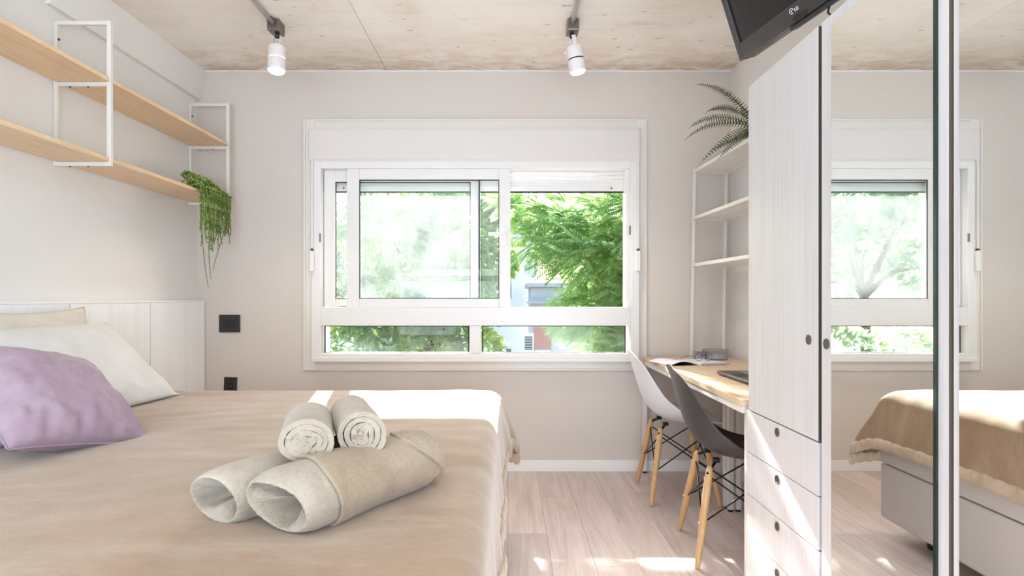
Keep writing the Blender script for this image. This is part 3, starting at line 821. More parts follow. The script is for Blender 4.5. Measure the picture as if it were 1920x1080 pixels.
# ------------------------------------------------------------ wardrobe
FX = .868
wr = thing('wardrobe', 'tall whitewashed wardrobe with four drawers and mirrored doors along the right wall', 'wardrobe', (1.15, 1.35, 0))
WT = 1.890; Y0, Y1 = .62, 2.212
def W(o): return keep(o, wr)
W(boxo('side_panel', FX+.018, XR-.012, Y1-.018, Y1, 0, WT, 'wardrobe', None, .001))
W(boxo('side_panel', FX+.018, XR-.012, Y0, Y0+.018, 0, WT, 'wardrobe', None, .001))
W(boxo('top_panel', FX+.018, XR-.012, Y0+.019, Y1-.019, WT-.02, WT, 'wardrobe', None, .001))
W(boxo('back_panel', XR-.012, XR-.006, Y0, Y1, 0, WT, 'wardrobe', None, 0))
W(boxo('divider', FX+.05, XR-.02, 1.664, 1.688, .09, WT-.021, 'gap_dark', None, .001))  # dark colour stands in for shade in the gap between the doors
W(boxo('divider', FX+.022, XR-.02, 1.168, 1.190, .09, WT-.021, 'gap', None, .001))
W(boxo('base_board', FX+.03, XR-.02, Y0+.02, Y1-.02, .0, .088, 'wardrobe', None, .001))
W(boxo('bottom_panel', FX+.024, XR-.02, Y0+.02, Y1-.02, .089, .104, 'wardrobe', None, .001))
def pull(y, z, parent):
    bm = B(); lathe(bm, [(.0145, 0), (.0145, .0025), (.012, .0028), (.0105, .0010), (.004, .0006)], 24, Matrix.Translation((FX, y, z)) @ Matrix.Rotation(R(-90), 4, 'Y'))
    keep(from_bm('finger_pull', bm, 'pull', smooth=False), parent)
def door(y0, y1, z0, z1, knob, mir=None):
    d = W(boxo('door', FX, FX+.018, y0, y1, z0, z1, 'wardrobe', None, .0012))
    keep(tag(boxo('edge_band', FX+.001, FX+.0175, y0-.0012, y0-.0001, z0+.001, z1-.001, 'gap' if mir else 'gap_dark', None, 0), 'dark taupe edge band'), d)
    if knob: pull(knob[0], knob[1], d)
    if mir:
        m_ = keep(boxo('mirror', FX-.0045, FX-.0002, mir[0], mir[1], z0+.03, z1-.03, 'mirror', None, 0), d)
        keep(tag(boxo('mirror_edge', FX-.0043, FX-.0002, mir[0]-.009, mir[0]-.0002, z0+.03, z1-.03, 'glass_edge', None, 0), 'dark green edge of the mirror glass'), d)
    return d
door(1.686, 2.176, .719, WT-.002, (1.738, 1.002))
door(1.186, 1.667, .105, WT-.002, (1.640, .997), (1.222, 1.609))
door(.64, 1.172, .105, WT-.002, None, (.675, 1.151))
zs = [.716, .5635, .411, .2585, .106]
for a, b in zip(zs, zs[1:]):
    d = W(boxo('drawer', FX, FX+.018, 1.686, 2.196, b+.0015, a-.0015, 'wardrobe', None, .0012)); pull(1.942, a-.028, d)
# mirror_edge must not overlap: glass ends at its strip

# ------------------------------------------------------------ desks
def desk(y0, y1, label, legs):
    t = thing('desk', label, 'desk', (1.15, (y0+y1)/2, 0), group=None)
    x0, x1 = .862, XR-.016
    keep(boxo('desk_top', x0, x1, y0, y1, .720, .746, 'desk_wood', None, .0015), t)
    for a in ((x0+.004, x0+.034, y0+.01, y1-.01), (x1-.034, x1-.004, y0+.01, y1-.01)):
        keep(boxo('rail', *a, .694, .7195, 'metal_white', None, .0015), t)
    for a in ((x0+.035, x1-.035, y0+.01, y0+.035), (x0+.035, x1-.035, y1-.035, y1-.01)):
        keep(boxo('rail', *a, .694, .7195, 'metal_white', None, .0015), t)
    for lx, ly in legs:
        l = keep(boxo('leg', lx-.0135, lx+.0135, ly-.0135, ly+.0135, .012, .6935, 'metal_white', None, .0015), t)
        bm = B(); lathe(bm, [(.013, 0), (.013, .008), (.008, .0125)], 12, Matrix.Translation((lx, ly, 0))); keep(from_bm('foot', bm, 'black', smooth=True), l)
desk(3.188, 3.882, 'pale wood desk with white steel frame, far one under the window corner', [(.872, 3.862), (1.398, 3.862), (1.16, 3.212), (1.398, 3.212)])
desk(2.222, 3.184, 'pale wood desk with white steel frame, near one against the wardrobe', [(1.165, 3.160), (1.205, 3.160), (1.398, 3.160), (1.398, 2.25), (.90, 2.25)])

# ------------------------------------------------------------ chairs
def chair(label, shell_m, loc, rz):
    t = thing('shell_chair', label, 'chair', (loc[0], loc[1], 0), (0, 0, rz), group=None)
    prof = [(0, -.262, .826, .115, .000), (.045, -.260, .812, .158, .004), (.10, -.252, .780, .182, .016), (.20, -.236, .715, .203, .040), (.30, -.216, .640, .220, .062),
            (.40, -.190, .560, .232, .082), (.49, -.150, .490, .238, .098), (.57, -.090, .446, .238, .098), (.65, -.015, .428, .236, .078), (.74, .07, .424, .234, .050),
            (.83, .15, .430, .228, .030), (.91, .215, .434, .216, .016), (.96, .255, .426, .200, .008), (1, .272, .408, .170, .002)]
    P = np.array(prof)
    def ev(s): return [np.interp(s, P[:, 0], P[:, i]) for i in range(1, 5)]
    ss = np.linspace(0, 1, 44)
    cl = np.array([ev(s) for s in ss])
    for _ in range(2): cl[1:-1] = (cl[:-2]+2*cl[1:-1]+cl[2:])/4
    V_ = []; nv = 25
    for i in range(len(ss)):
        a = cl[max(i-1, 0)]; b = cl[min(i+1, len(ss)-1)]; tx, tz = b[0]-a[0], b[1]-a[1]; L = math.hypot(tx, tz); nx, nz = -tz/L, tx/L
        for j in range(nv):
            v = 2*j/(nv-1)-1; c = cl[i]
            off = c[3]*abs(v)**2.4
            dip = 0
            if i < 6: dip = (1-i/6)*.018*abs(v)**2.2                      # rounded top corners
            y = c[2]*(v if abs(v) < .9 else math.copysign(.9+(abs(v)-.9)*.85, v))
            V_.append((c[0]+nx*off, y, c[1]+nz*off-dip))
    F_ = [(i*nv+j, i*nv+j+1, (i+1)*nv+j+1, (i+1)*nv+j) for i in range(len(ss)-1) for j in range(nv-1)]
    o = from_arrays('seat_shell', V_, F_, shell_m, t, smooth=True, solid=.006, sub=1)
    for sx, sy in ((-1, -1), (-1, 1), (1, -1), (1, 1)):
        top = (sx*.115, sy*.125, .405 if sx < 0 else .405); bot = (sx*.185, sy*.212, .0)
        bm = B(); d = Vector(bot)-Vector(top)
        pts = [Vector(top)+d*k for k in (0, .04, .15, .5, .85, .985, 1)]
        tube(bm, pts, [.009, .0135, .0165, .0165, .0135, .0105, .0085], 14); l = from_bm('leg', bm, 'leg_wood', t, smooth=True)
        for k in (.12, .56):
            p = Vector(top)+d*k; bm = B(); tube(bm, [p+Vector((-.0165*sx*-1*0-.015, 0, 0)), p+Vector((-.0185, 0, 0))], .005, 8); from_bm('screw', bm, 'steel', l, smooth=True)
        bm = B(); tube(bm, [(sx*.08, sy*.085, .418), (sx*.105, sy*.115, .400), (sx*.13, sy*.142, .375)], .007, 8); box(bm, sx*.08-.014, sx*.08+.014, sy*.085-.014, sy*.085+.014, .412, .430); from_bm('mount', bm, 'black_wire', t, smooth=False)
    A = lambda sx, sy, k: Vector((sx*.115, sy*.125, .405))+Vector((sx*.07, sy*.087, -.405))*k
    def rod(a, b):
        bm = B(); tube(bm, [a, b], .0036, 8); from_bm('brace', bm, 'black_wire', t, smooth=True)
    for s in (-1, 1):
        rod(A(-1, s, .10), A(1, s, .56)); rod(A(1, s, .10), A(-1, s, .56))
        rod(A(s, -1, .10), A(s, 1, .56)); rod(A(s, 1, .10), A(s, -1, .56))
    return t
chair('white plastic shell chair with splayed wooden legs, far one nearest the window', 'chair_white', (.957, 3.44), R(-2))
chair('charcoal plastic shell chair with splayed wooden legs, near one beside the wardrobe', 'chair_black', (.985, 2.677), R(-6))

# ------------------------------------------------------------ white wire shelf on the desk
sh = thing('shelf_rack', 'white steel rack with perforated shelves standing on the desk in the corner', 'shelf', (1.150, 3.79, .747), (0, R(1.0), R(3.2)))
LN = .86; DP = .205; tz_ = [1.176, .880, .585]
for x, y in ((0, 0), (DP, 0), (0, -LN), (DP, -LN)):
    boxo('post', x-.0085, x+.0085, y-.0085, y+.0085, 0, 1.196, 'metal_white', sh, .0015)
for z in tz_:
    r_ = None
    bm = B(); zz = z
    box(bm, -.0085, .0085, -LN+.009, -.009, zz-.010, zz+.010); box(bm, DP-.0085, DP+.0085, -LN+.009, -.009, zz-.010, zz+.010)
    box(bm, .0086, DP-.0086, -.0085, .0085, zz-.010, zz+.010); box(bm, .0086, DP-.0086, -LN-.0085, -LN+.0085, zz-.010, zz+.010)
    r_ = from_bm('shelf_frame', bm, 'metal_white', sh, bevel=.0012)
    bm = B(); n = 74
    for k in range(n):
        y = -.014-(LN-.03)*k/(n-1); box(bm, .008, DP-.008, y-.0032, y+.0032, zz-.001, zz+.0015)
    for k in range(9):
        x = .02+(DP-.04)*k/8; box(bm, x-.0028, x+.0028, -LN+.008, -.008, zz-.002, zz-.0005)
    tag(from_bm('mesh_panel', bm, 'metal_white', r_), kind='stuff')

# ------------------------------------------------------------ fern on top of the rack
def at(px, py, d): return Vector(((px-955)*S*d, D*d, H+(560-py)*S*d))     # point along the photograph's sight line at depth d*D
fb = at(1428, 243, .80)
fern = thing('potted_fern', 'dark green fern with long arching fronds on top of the white rack', 'plant', (fb.x, fb.y, 1.936))
bm = B(); lathe(bm, [(.045, 0), (.062, .075), (.066, .085), (.060, .085), (.055, .07)], 24, Matrix.Translation((fb.x, fb.y, 1.936))); keep(from_bm('pot', bm, 'pot', smooth=True), fern)
bm = B(); lathe(bm, [(.054, 0), (.054, .004)], 20, Matrix.Translation((fb.x, fb.y, 2.003))); keep(from_bm('soil', bm, 'soil'), fern)
def frond(mid, tip, dm, dt, w=.022, n=30):
    p0 = Vector((fb.x, fb.y, fb.z)); p1 = mid if isinstance(mid, Vector) else at(*mid, dm); p2 = tip if isinstance(tip, Vector) else at(*tip, dt)
    c = p1*2-(p0+p2)*.5
    q = lambda t: p0*(1-t)**2+c*2*t*(1-t)+p2*t*t
    bm = B(); tube(bm, [q(k/14) for k in range(15)], [.0022*(1-.6*k/14) for k in range(15)], 5)
    for k in range(2, n):
        t = k/n; p = q(t); tg = (q(min(1, t+.02))-q(max(0, t-.02))).normalized()
        s0 = tg.cross(Vector((0, 0, 1))); s0 = s0.normalized() if s0.length > .05 else Vector((1, 0, 0)); s0 = (s0*.45+Vector((0, 0, .85))).normalized()
        s0 = (s0-tg*s0.dot(tg)).normalized()
        wl_ = w*(math.sin(math.pi*min(1, .12+t*.92))**.55)*(1-.25*t)
        for s in (-1, 1):
            side = (s0*s + Vector((0, 0, -.12)) + tg*.28 + Vector((random.uniform(-.1, .1),)*3)).normalized()
            hw_ = .0036*(1-.35*t); e = p+side*wl_
            v = [bm.verts.new(x) for x in (p-tg*hw_, p+side*wl_*.55-tg*hw_*.9+Vector((0, 0, .002)), e, p+side*wl_*.55+tg*hw_*.9, p+tg*hw_)]
            bm.faces.new(v)
    keep(from_bm('frond', bm, 'fern'), fern)
for mid, tip, dm, dt in (((1362, 178), (1303, 158), .82, .84), ((1372, 182), (1330, 160), .84, .88), ((1368, 203), (1320, 214), .83, .86), ((1352, 220), (1291, 241), .80, .80),
                         ((1345, 232), (1283, 264), .82, .85), ((1378, 252), (1310, 309), .775, .75), ((1388, 258), (1332, 282), .82, .84), ((1392, 256), (1345, 300), .79, .76),
                         ((1375, 208), (1330, 208), .86, .90)):
    frond(mid, tip, dm, dt, .034)
for k in range(8):
    a = R(-70+k*22); l = random.uniform(.24, .34)
    p = Vector((fb.x, fb.y, fb.z)); m_ = p+Vector((math.sin(a)*.06, -math.cos(a)*l*.5-.02, .10)); e_ = p+Vector((math.sin(a)*.09, -math.cos(a)*l, .02))
    frond(m_, e_, 0, 0, .024)

# ------------------------------------------------------------ things on the desk
dz = .7465
nb = thing('notebook', 'open spiral notebook with white pages lying on the far desk', 'notebook', (1.07, 3.36, dz), (0, 0, R(14)))
boxo('page_block', 0, .185, 0, .26, .0005, .008, 'paper', nb, .001)
V_, F_ = grid(lambda a, b: (-.008-.17*a, .02+.26*b, .002+.020*math.sin(math.pi*min(1, a*1.05))*(1-.25*b)), 14, 6)
from_arrays('open_page', V_, F_, 'paper', nb, smooth=True, solid=.0012)
boxo('cover', -.178, .186, .02, .262, .0, .0009, 'black_matt', nb, 0)
bm = B()
pts = []
for k in range(24*8): a = 2*math.pi*k/8; pts.append((.006+.174*k/(24*8), -.001+.0055*math.cos(a), .0068+.0055*math.sin(a)))
tube(bm, pts, .0008, 5); from_bm('spiral_binding', bm, 'dark_steel', nb, smooth=True)
gl = thing('eyeglasses', 'thin metal eyeglasses resting on the open notebook', 'glasses', (1.14, 3.515, dz+.0088), (0, 0, R(20)))
for s in (-1, 1):
    bm = B(); pts = [(s*.034+.025*math.cos(2*math.pi*k/24), 0, .0235+.0225*math.sin(2*math.pi*k/24)) for k in range(25)]; tube(bm, pts, .0013, 6); from_bm('rim', bm, 'black_wire', gl, smooth=True)
    bm = B(); lathe(bm, [(.024, -.0006), (.024, .0006)], 24, Matrix.Translation((s*.034, 0, .0235)) @ Matrix.Rotation(R(90), 4, 'X')); from_bm('lens', bm, 'glass', gl)
    tubeo('temple', [(s*.060, 0, .03), (s*.062, .06, .028), (s*.06, .12, .012), (s*.058, .135, .003)], .0013, 'black_wire', gl, 6)
tubeo('nose_bridge', [(-.010, 0, .028), (0, -.003, .032), (.010, 0, .028)], .0012, 'black_wire', gl, 6)
def clear_box(label, x, y, w, d, h, rz):
    t = thing('storage_box', label, 'box', (x, y, dz), (0, 0, rz), group='clear boxes on the far desk')
    def rr(sx, sy, r, n=5):
        out = []
        for qx, qy, a0 in ((1, 1, 0), (-1, 1, 90), (-1, -1, 180), (1, -1, 270)):
            for k in range(n): a = R(a0+90*k/(n-1)); out.append((qx*(sx-r)+r*math.cos(a), qy*(sy-r)+r*math.sin(a)))
        return out
    def shell(nm, rings, m, par):
        bm = B(); pr = None
        for (sx, sy, z) in rings:
            rg = [bm.verts.new((a, b, z)) for a, b in rr(sx, sy, min(sx, sy)*.5)]
            if pr:
                n = len(rg)
                for k in range(n): bm.faces.new([pr[k], pr[(k+1)%n], rg[(k+1)%n], rg[k]])
            else: bm.faces.new(rg[::-1])
            pr = rg
        bm.faces.new(pr); return from_bm(nm, bm, m, par, smooth=False)
    b_ = shell('box_body', [(w*.44, d*.44, .0005), (w*.46, d*.46, h*.15), (w*.48, d*.48, h*.72)], 'clear_plastic', t)
    shell('contents', [(w*.36, d*.36, .004), (w*.38, d*.38, h*.5)], 'paper', b_)
    shell('lid', [(w*.49, d*.49, h*.725), (w*.5, d*.5, h*.76), (w*.5, d*.5, h*.94), (w*.46, d*.46, h)], 'clear_plastic', t)
clear_box('larger smoky clear lidded box on the far desk behind the notebook, right one', 1.270, 3.70, .135, .13, .062, R(8))
clear_box('smaller smoky clear lidded box on the far desk, left one beside the rack post', 1.185, 3.72, .085, .085, .045, R(-10))
lp = thing('laptop', 'open black laptop on the near desk, partly hidden by the wardrobe', 'laptop', (1.155, 2.775, dz), (0, 0, R(2)))
bm = B(); box(bm, -.128, .118, -.182, .182, .003, .021); from_bm('laptop_base', bm, 'black', lp, bevel=.006)
bm = B()
for r_ in range(6):
    for c_ in range(14): box(bm, -.035+r_*.0195, -.035+r_*.0195+.0165, -.160+c_*.0225, -.160+c_*.0225+.0195, .0205, .0235)
tag(from_bm('keys', bm, 'dark_steel', lp, bevel=.001), 'grey glinting keyboard keys', kind='stuff')
boxo('touchpad', -.112, -.052, -.05, .05, .0208, .0214, 'black_matt', lp, .0005)
boxo('screen_lid', .110, .120, -.182, .182, .0215, .255, 'black', lp, .003)
boxo('display', .1090, .1098, -.168, .168, .04, .24, 'screen', lp, 0)

# ------------------------------------------------------------ television
P1 = at(1392, 114, .55)
ev = Vector((.08, -.433, 0)).normalized()                      # along its bottom edge, towards the camera
lean = Vector((-ev.y*-1, ev.x, 0))                             # towards the room
nrm = Vector((ev.y, -ev.x, 0)).normalized()
if nrm.x > 0: nrm = -nrm
upv = (Vector((0, 0, 1))*math.cos(R(19))+nrm*math.sin(R(19))).normalized()
face = ev.cross(upv); face = face if face.x < 0 else -face      # screen normal
tv = bpy.data.objects.new('television', None); C.objects.link(tv)
tm = Matrix((ev, upv, ev.cross(upv))).transposed().to_4x4(); tm.translation = P1; tv.matrix_world = tm
tag(tv, 'black flat television tilted down on the right wall above the wardrobe', 'television')
sgn = 1 if ev.cross(upv).dot(face) > 0 else -1
TW, TH = .74, .44
def tbox(nm, x0, x1, y0, y1, z0, z1, m, bev=.003, parent=tv):
    a, b = sorted((z0*sgn, z1*sgn)); bm = B(); box(bm, x0, x1, y0, y1, a, b); return from_bm(nm, bm, m, parent, bevel=bev)
bpy.context.view_layer.update()
cab = tbox('cabinet', 0, TW, 0, TH, -.055, -.004, 'tv_body', .006)
bm = B()
for a in ((0, .024, 0, TH), (TW-.024, TW, 0, TH), (.024, TW-.024, 0, .055), (.024, TW-.024, TH-.024, TH)):
    zz = sorted((-.006*sgn, .012*sgn)); box(bm, *a, *zz)
bz = from_bm('bezel', bm, 'tv_body', tv, bevel=.003)
tbox('screen', .024, TW-.024, .055, TH-.024, -.003, .0035, 'screen', 0)
bm = B(); box(bm, TW/2-.10, TW/2+.10, -.012, .0, *sorted((-.02*sgn, .008*sgn))); from_bm('speaker_lip', bm, 'black', tv, bevel=.004)
# oval power window and the maker's mark on the bottom bezel
bm = B(); lathe(bm, [(.012, 0), (.012, .0015)], 24, Matrix.Translation((.335, .010, .0122*sgn)) @ Matrix.Scale(2.6, 4, (1, 0, 0)) @ Matrix.Scale(sgn, 4, (0, 0, 1))); bmesh.ops.recalc_face_normals(bm, faces=bm.faces); from_bm('power_window', bm, 'black_matt', bz)
def text_mesh(s, size):
    cu_ = bpy.data.curves.new('mark', 'FONT'); cu_.body = s; cu_.size = size; cu_.extrude = .0004
    to = bpy.data.objects.new('mark', cu_); C.objects.link(to); bpy.context.view_layer.update()
    me = bpy.data.meshes.new_from_object(to.evaluated_get(bpy.context.evaluated_depsgraph_get())); bpy.data.objects.remove(to); return me
me = text_mesh('LG', .015); me.materials.append(MAT['paper'])
lg = new_obj('emblem', me, bz)
lg.matrix_local = Matrix.Translation((.318, .030, .0128*sgn)) @ (Matrix.Identity(4) if sgn > 0 else Matrix.Rotation(math.pi, 4, 'Y'))
bm = B(); pts = [(.305+.008*math.cos(2*math.pi*k/20), .037+.008*math.sin(2*math.pi*k/20), .0126*sgn) for k in range(18)]; tube(bm, pts, .0009, 5); box(bm, .304, .306, .034, .040, *sorted((.0122*sgn, .0132*sgn))); from_bm('emblem', bm, 'paper', bz)
# wall arm
tc = tm @ Vector((TW/2, TH/2, -.055*sgn))
keep(tubeo('mount_arm', [tc, (XR-.02, tc.y+.02, tc.z)], .016, 'black', n=10), tv)
keep(boxo('mount_plate', XR-.02, XR-.001, tc.y-.06, tc.y+.10, tc.z-.09, tc.z+.09, 'black', None, .003), tv)
# cable from the set down to the wardrobe
c0 = at(1556, 4, .445); c1 = Vector((.885, at(1548, 42, .421).y, WT+.004))
cb = tubeo('power_cable', [tm @ Vector((.43, .02, -.058*sgn)), at(1557, -4, .452), at(1556, 8, .447), at(1552, 24, .438), c1, c1+Vector((.06, .02, 0)), c1+Vector((.4, .06, 0))], .0028, 'black_matt', n=8)
tag(cb, 'thin black cable hanging from the television down to the wardrobe top', 'cable')

# ------------------------------------------------------------ outside the window
GZ = -3.4
gr = boxo('street_ground', -40, 40, 4.2, 60, GZ-.2, GZ, 'ground', None, 0); gr['kind'] = 'structure'
def leaves(name, centres, radii, n, size, m, parent, shell=.55, droop=.3):
    """a cloud of small pointed leaves filling clumps"""
    cs = np.array(centres); rs = np.array(radii); w = rs**2; w = w/w.sum()
    k = rng.choice(len(cs), n, p=w); d = rng.normal(size=(n, 3)); d /= np.linalg.norm(d, axis=1)[:, None]
    p = cs[k]+d*(rs[k]*(shell+(1-shell)*rng.random(n)**.6))[:, None]*np.array([1, 1, .8])
    a = d+rng.normal(size=(n, 3))*.7; a[:, 2] -= droop; a /= np.linalg.norm(a, axis=1)[:, None]
    b = np.cross(a, rng.normal(size=(n, 3))); b /= np.linalg.norm(b, axis=1)[:, None]
    s = size*(.6+.8*rng.random(n))[:, None]
    V_ = np.stack([p-a*s*.5, p+b*s*.24, p+a*s*.6, p-b*s*.24], 1).reshape(-1, 3); F_ = np.arange(n*4).reshape(-1, 4)
    me = bpy.data.meshes.new(name); me.vertices.add(n*4); me.vertices.foreach_set('co', V_.ravel()); me.loops.add(n*4); me.loops.foreach_set('vertex_index', F_.ravel().astype(np.int32))
    me.polygons.add(n); me.polygons.foreach_set('loop_start', np.arange(0, n*4, 4, dtype=np.int32)); me.update(calc_edges=True)
    o = new_obj(name, me); finish(o, m); o['kind'] = 'stuff'; return keep(o, parent)
def tree(label, x, y, crown, leaf_n, leaf_size, leaf_m, trunk_r=.16, lean=0.0, nb=7):
    t = thing('tree', label, 'tree', (x, y, GZ), group='trees outside the window')
    cz = min(c[2] for c, r in crown)
    bm = B(); pts = [(x, y, GZ), (x+lean*.2, y, GZ+(cz-GZ)*.35), (x+lean*.6, y+.1, GZ+(cz-GZ)*.7), (x+lean, y, cz)]
    tube(bm, pts, [trunk_r*1.3, trunk_r, trunk_r*.8, trunk_r*.4], 10); keep(from_bm('trunk', bm, 'bark', smooth=True), t)
    for (c, r) in crown[:nb]:
        p = Vector(pts[3])-Vector((0, 0, .25)); c = Vector(c); m_ = (p+c)*.5+Vector((random.uniform(-.3, .3), random.uniform(-.2, .2), .15))
        bm = B(); tube(bm, [p, m_, c], [trunk_r*.5, trunk_r*.32, trunk_r*.12], 7); keep(from_bm('branch', bm, 'bark', smooth=True), t)
    leaves('foliage', [c for c, r in crown], [r for c, r in crown], leaf_n, leaf_size, leaf_m, t)
    return t
# feathery tree close to the right half of the window
def frond_arrays():
    V_, F_ = [], []
    def q(t): return Vector((t, 0, -.28*t*t))
    for k in range(16):
        t = .10+.88*k/15; p = q(t); l = .24*math.sin(math.pi*(.18+.72*(1-t)))**.8
        for s in (-1, 1):
            d = Vector((.62, s*.80, -.18)).normalized(); w = Vector((.030, -s*.010, .006)); b = len(V_)
            V_ += [p, p+d*l*.5-w*.8, p+d*l, p+d*l*.5+w*.8]; F_ += [(b, b+1, b+2, b+3)]
    b = len(V_); V_ += [q(0)+Vector((0, .008, 0)), q(0)-Vector((0, .008, 0)), q(.5)-Vector((0, .006, 0)), q(1), q(.5)+Vector((0, .006, 0))]; F_ += [(b, b+1, b+2, b+3, b+4)]
    return V_, F_
fv, ff = frond_arrays()
fme = bpy.data.meshes.new('leaf'); fme.from_pydata([tuple(v) for v in fv], [], ff); fme.update(); fme.materials.append(MAT['leaf_feather'])
ft = thing('tree', 'feathery bright green tree close outside the open right half of the window', 'tree', (2.6, 8.9, GZ))
bm = B(); tube(bm, [(2.6, 8.9, GZ), (2.5, 8.9, -1.6), (2.3, 8.85, .1), (2.0, 8.8, 1.4)], [.17, .14, .11, .07], 10); keep(from_bm('trunk', bm, 'bark', smooth=True), ft)
clumps = [((1.75, 8.3, 2.35), .75), ((1.22, 8.5, 1.85), .66), ((1.9, 8.4, 1.2), .75), ((.75, 8.8, 2.3), .45), ((1.28, 8.4, .95), .52), ((1.75, 8.2, .35), .72), ((2.6, 8.6, 1.9), .9),
          ((2.1, 8.3, 2.9), .55), ((.42, 9.2, 2.0), .32), ((.25, 9.2, 2.62), .3)]
for c, r in clumps:
    p = Vector((2.15, 8.85, max(-.2, c[2]-.9))); bm = B(); tube(bm, [p, (p+Vector(c))*.5+Vector((0, 0, .12)), Vector(c)], [.05, .03, .012], 7); keep(from_bm('branch', bm, 'bark', smooth=True), ft)
NF = 2300; FV = np.array([v[:] for v in fv]); allV, allF = [], []
w_ = np.array([r**2 for c, r in clumps]); w_ /= w_.sum()
cand = []
for k in range(NF):
    ci = rng.choice(len(clumps), p=w_); c, r = clumps[ci]; d = Vector(rng.normal(size=3)).normalized()
    if d.y > .5 and random.random() < .6: d.y = -d.y
    p = Vector(c)+Vector((d.x*r, d.y*r, d.z*r*.8))*(random.random()**.4)*.85
    dirv = (d*.6+Vector((-.45, -.25, -.18))+Vector(rng.normal(size=3))*.38).normalized()
    up_ = (Vector((-.1, -.8, .65))+Vector(rng.normal(size=3))*.3); sc_ = random.uniform(.32, .52)
    sd = up_.cross(dirv).normalized(); u2 = dirv.cross(sd).normalized()
    mt = Matrix((dirv*sc_, sd*sc_, u2*sc_)).transposed().to_4x4(); mt.translation = p
    cand.append((p.y+random.uniform(-.1, .1), mt))
cand.sort(key=lambda a: a[0])
inv = Matrix.Translation((-2.6, -8.9, -GZ))
for k, (yy, mt) in enumerate(cand):
    if k < 300:
        o = bpy.data.objects.new('leaf', fme); C.objects.link(o); o.parent = ft; o.matrix_local = inv @ mt
    else:
        b = len(allV)*len(FV); m3 = np.array(mt)
        allV.append(FV @ m3[:3, :3].T + m3[:3, 3]); allF += [tuple(i+b for i in f) for f in ff]
o = from_arrays('foliage', np.concatenate(allV), allF, 'leaf_feather'); o['kind'] = 'stuff'; keep(o, ft)

tree('dense leafy tree behind the left sash of the window', -1.3, 11.5, [((-2.2, 11.2, 2.3), 1.0), ((-1.1, 11.6, 2.6), 1.0), ((-.35, 11.3, 1.8), .55), ((-1.8, 11.0, 1.1), .8), ((-.8, 11.2, 1.0), .7), ((-2.7, 11.4, .6), .8), ((-1.5, 11, .1), .7), ((-.2, 11.6, 2.9), .5), ((-.5, 11.0, .2), .45)], 9500, .19, 'leaf_dense', nb=7)
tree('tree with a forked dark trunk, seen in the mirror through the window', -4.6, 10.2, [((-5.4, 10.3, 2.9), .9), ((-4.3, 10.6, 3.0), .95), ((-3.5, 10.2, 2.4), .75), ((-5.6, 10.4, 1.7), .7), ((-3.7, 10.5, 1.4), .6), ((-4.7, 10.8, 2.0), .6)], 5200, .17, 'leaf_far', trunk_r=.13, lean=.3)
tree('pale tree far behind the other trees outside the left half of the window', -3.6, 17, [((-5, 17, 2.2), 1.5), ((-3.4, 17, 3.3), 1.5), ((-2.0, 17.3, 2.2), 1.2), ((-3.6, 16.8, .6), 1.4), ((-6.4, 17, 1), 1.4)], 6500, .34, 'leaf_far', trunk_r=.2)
tree('yellow-green bushy tree behind the feathery tree, right half of the window', 2.4, 12.2, [((1.8, 12.2, 1.0), .8), ((2.4, 12.3, 2.0), .9), ((1.55, 12.4, 2.3), .65), ((.95, 12.4, 2.75), .4), ((2.0, 12, -.1), .70), ((2.7, 12.2, .3), .9), ((1.5, 12.2, -.1), .35), ((3.3, 12, -.2), .9)], 6500, .15, 'leaf_dense', nb=5)
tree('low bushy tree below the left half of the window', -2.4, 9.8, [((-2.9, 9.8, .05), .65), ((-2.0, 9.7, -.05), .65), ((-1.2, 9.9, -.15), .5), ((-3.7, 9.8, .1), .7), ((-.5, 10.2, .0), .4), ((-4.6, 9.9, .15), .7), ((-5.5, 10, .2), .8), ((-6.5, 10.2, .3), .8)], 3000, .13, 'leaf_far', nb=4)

# overhanging bough of a taller tree, above the window's line of sight, that breaks up the sun on the floor
tree('tall street tree whose bough hangs above the window', -8.2, 8.4, [((-2.3, 8.5, 3.78), .28), ((-.90, 8.5, 3.72), .22), ((-.28, 8.5, 3.70), .20), ((-1.60, 8.5, 3.76), .24), ((.14, 8.5, 3.74), .25), ((-.64, 8.6, 3.60), .10), ((-3.4, 8.5, 4.4), .5), ((-.35, 8.5, 4.30), .34), ((.15, 8.5, 4.45), .40), ((-.15, 8.5, 4.85), .36)], 3000, .10, 'leaf_dense', trunk_r=.14, nb=7)

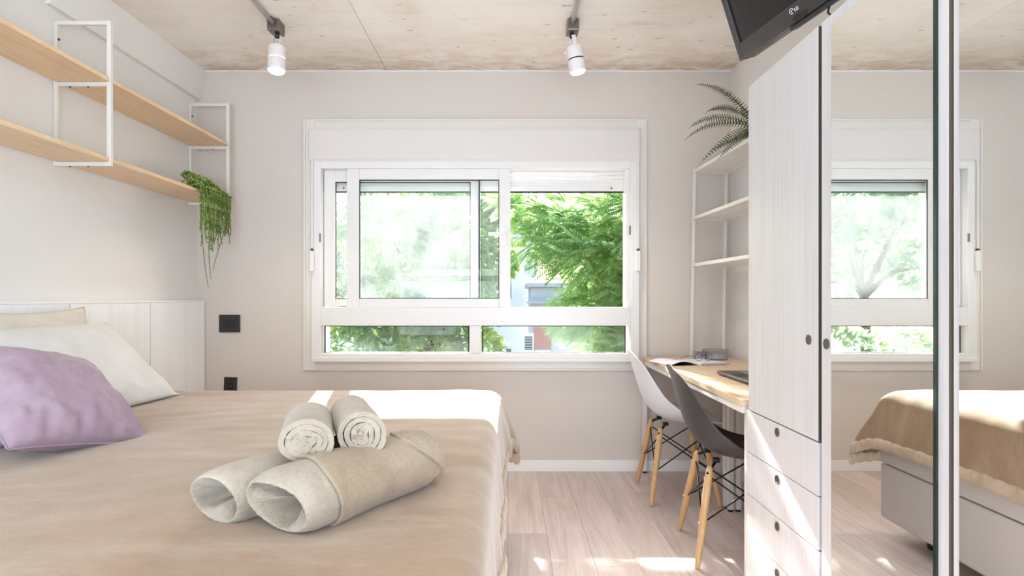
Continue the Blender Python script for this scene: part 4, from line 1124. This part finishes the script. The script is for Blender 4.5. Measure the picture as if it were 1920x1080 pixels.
# white apartment block between the trees, and the low house with an air conditioner in front of it
ab = thing('apartment_block', 'white rendered apartment block behind the trees', 'building', (-1, 20, GZ))
keep(boxo('wall', -7.5, .88, 20, 26, GZ, 3.15, 'render', None, .02), ab)
keep(boxo('roof_slab', -7.8, 1.0, 19.8, 26.2, 3.15, 3.35, 'render_grey', None, .02), ab)
for i in range(5):
    for z in (-1.6, 1.1):
        x0 = -7.0+i*1.55; f = keep(boxo('window', x0, x0+.9, 19.95, 20.03, z, z+1.1, 'upvc', None, .01), ab)
        for q in (0, 1): keep(boxo('pane', x0+.05+q*.42, x0+.43+q*.42, 19.93, 19.96, z+.06, z+1.04, 'screen', None, 0), f)
hs = thing('low_house', 'low grey house with flat roof in front of the white block', 'building', (2.6, 17.5, GZ))
keep(boxo('wall', .62, 5.4, 17.5, 19.6, GZ, 1.45, 'render_grey', None, .02), hs)
keep(boxo('roof_slab', .5, 5.6, 17.3, 19.7, 1.45, 1.58, 'roof', None, .02), hs)
keep(boxo('ledge', .5, 5.6, 17.2, 17.5, .98, 1.05, 'roof', None, .01), hs)
keep(boxo('window', 2.9, 3.7, 17.44, 17.52, -.6, .6, 'upvc', None, .01), hs)
bw = keep(boxo('brick_panel', .70, 1.22, 17.40, 17.5, -.55, .28, 'brick', None, .005), hs)
for r_ in range(9):
    for c_ in range(3):
        xx = .70+c_*.174-(.087 if r_ % 2 else 0); a, b = max(.70, xx+.005), min(1.22, xx+.17)
        if b-a > .04: keep(boxo('brick', a, b, 17.385, 17.40, -.55+r_*.092+.004, -.55+r_*.092+.086, 'brick', None, 0), bw)
aw = keep(boxo('awning', .72, 1.18, 16.9, 17.5, -.42, -.36, 'render', None, .01), hs)
ac = thing('air_conditioner', 'white air conditioner unit with a dark grille on the low house wall', 'air conditioner', (.48, 17.4, -.3))
keep(boxo('casing', .38, .70, 17.15, 17.49, -.40, .12, 'render', None, .01), ac)
keep(boxo('grille', .44, .66, 17.12, 17.15, -.34, .04, 'screen', None, .005), ac)
for k in range(5): keep(boxo('slat', .44, .66, 17.10, 17.12, -.32+k*.075, -.30+k*.075, 'roof', None, 0), ac)
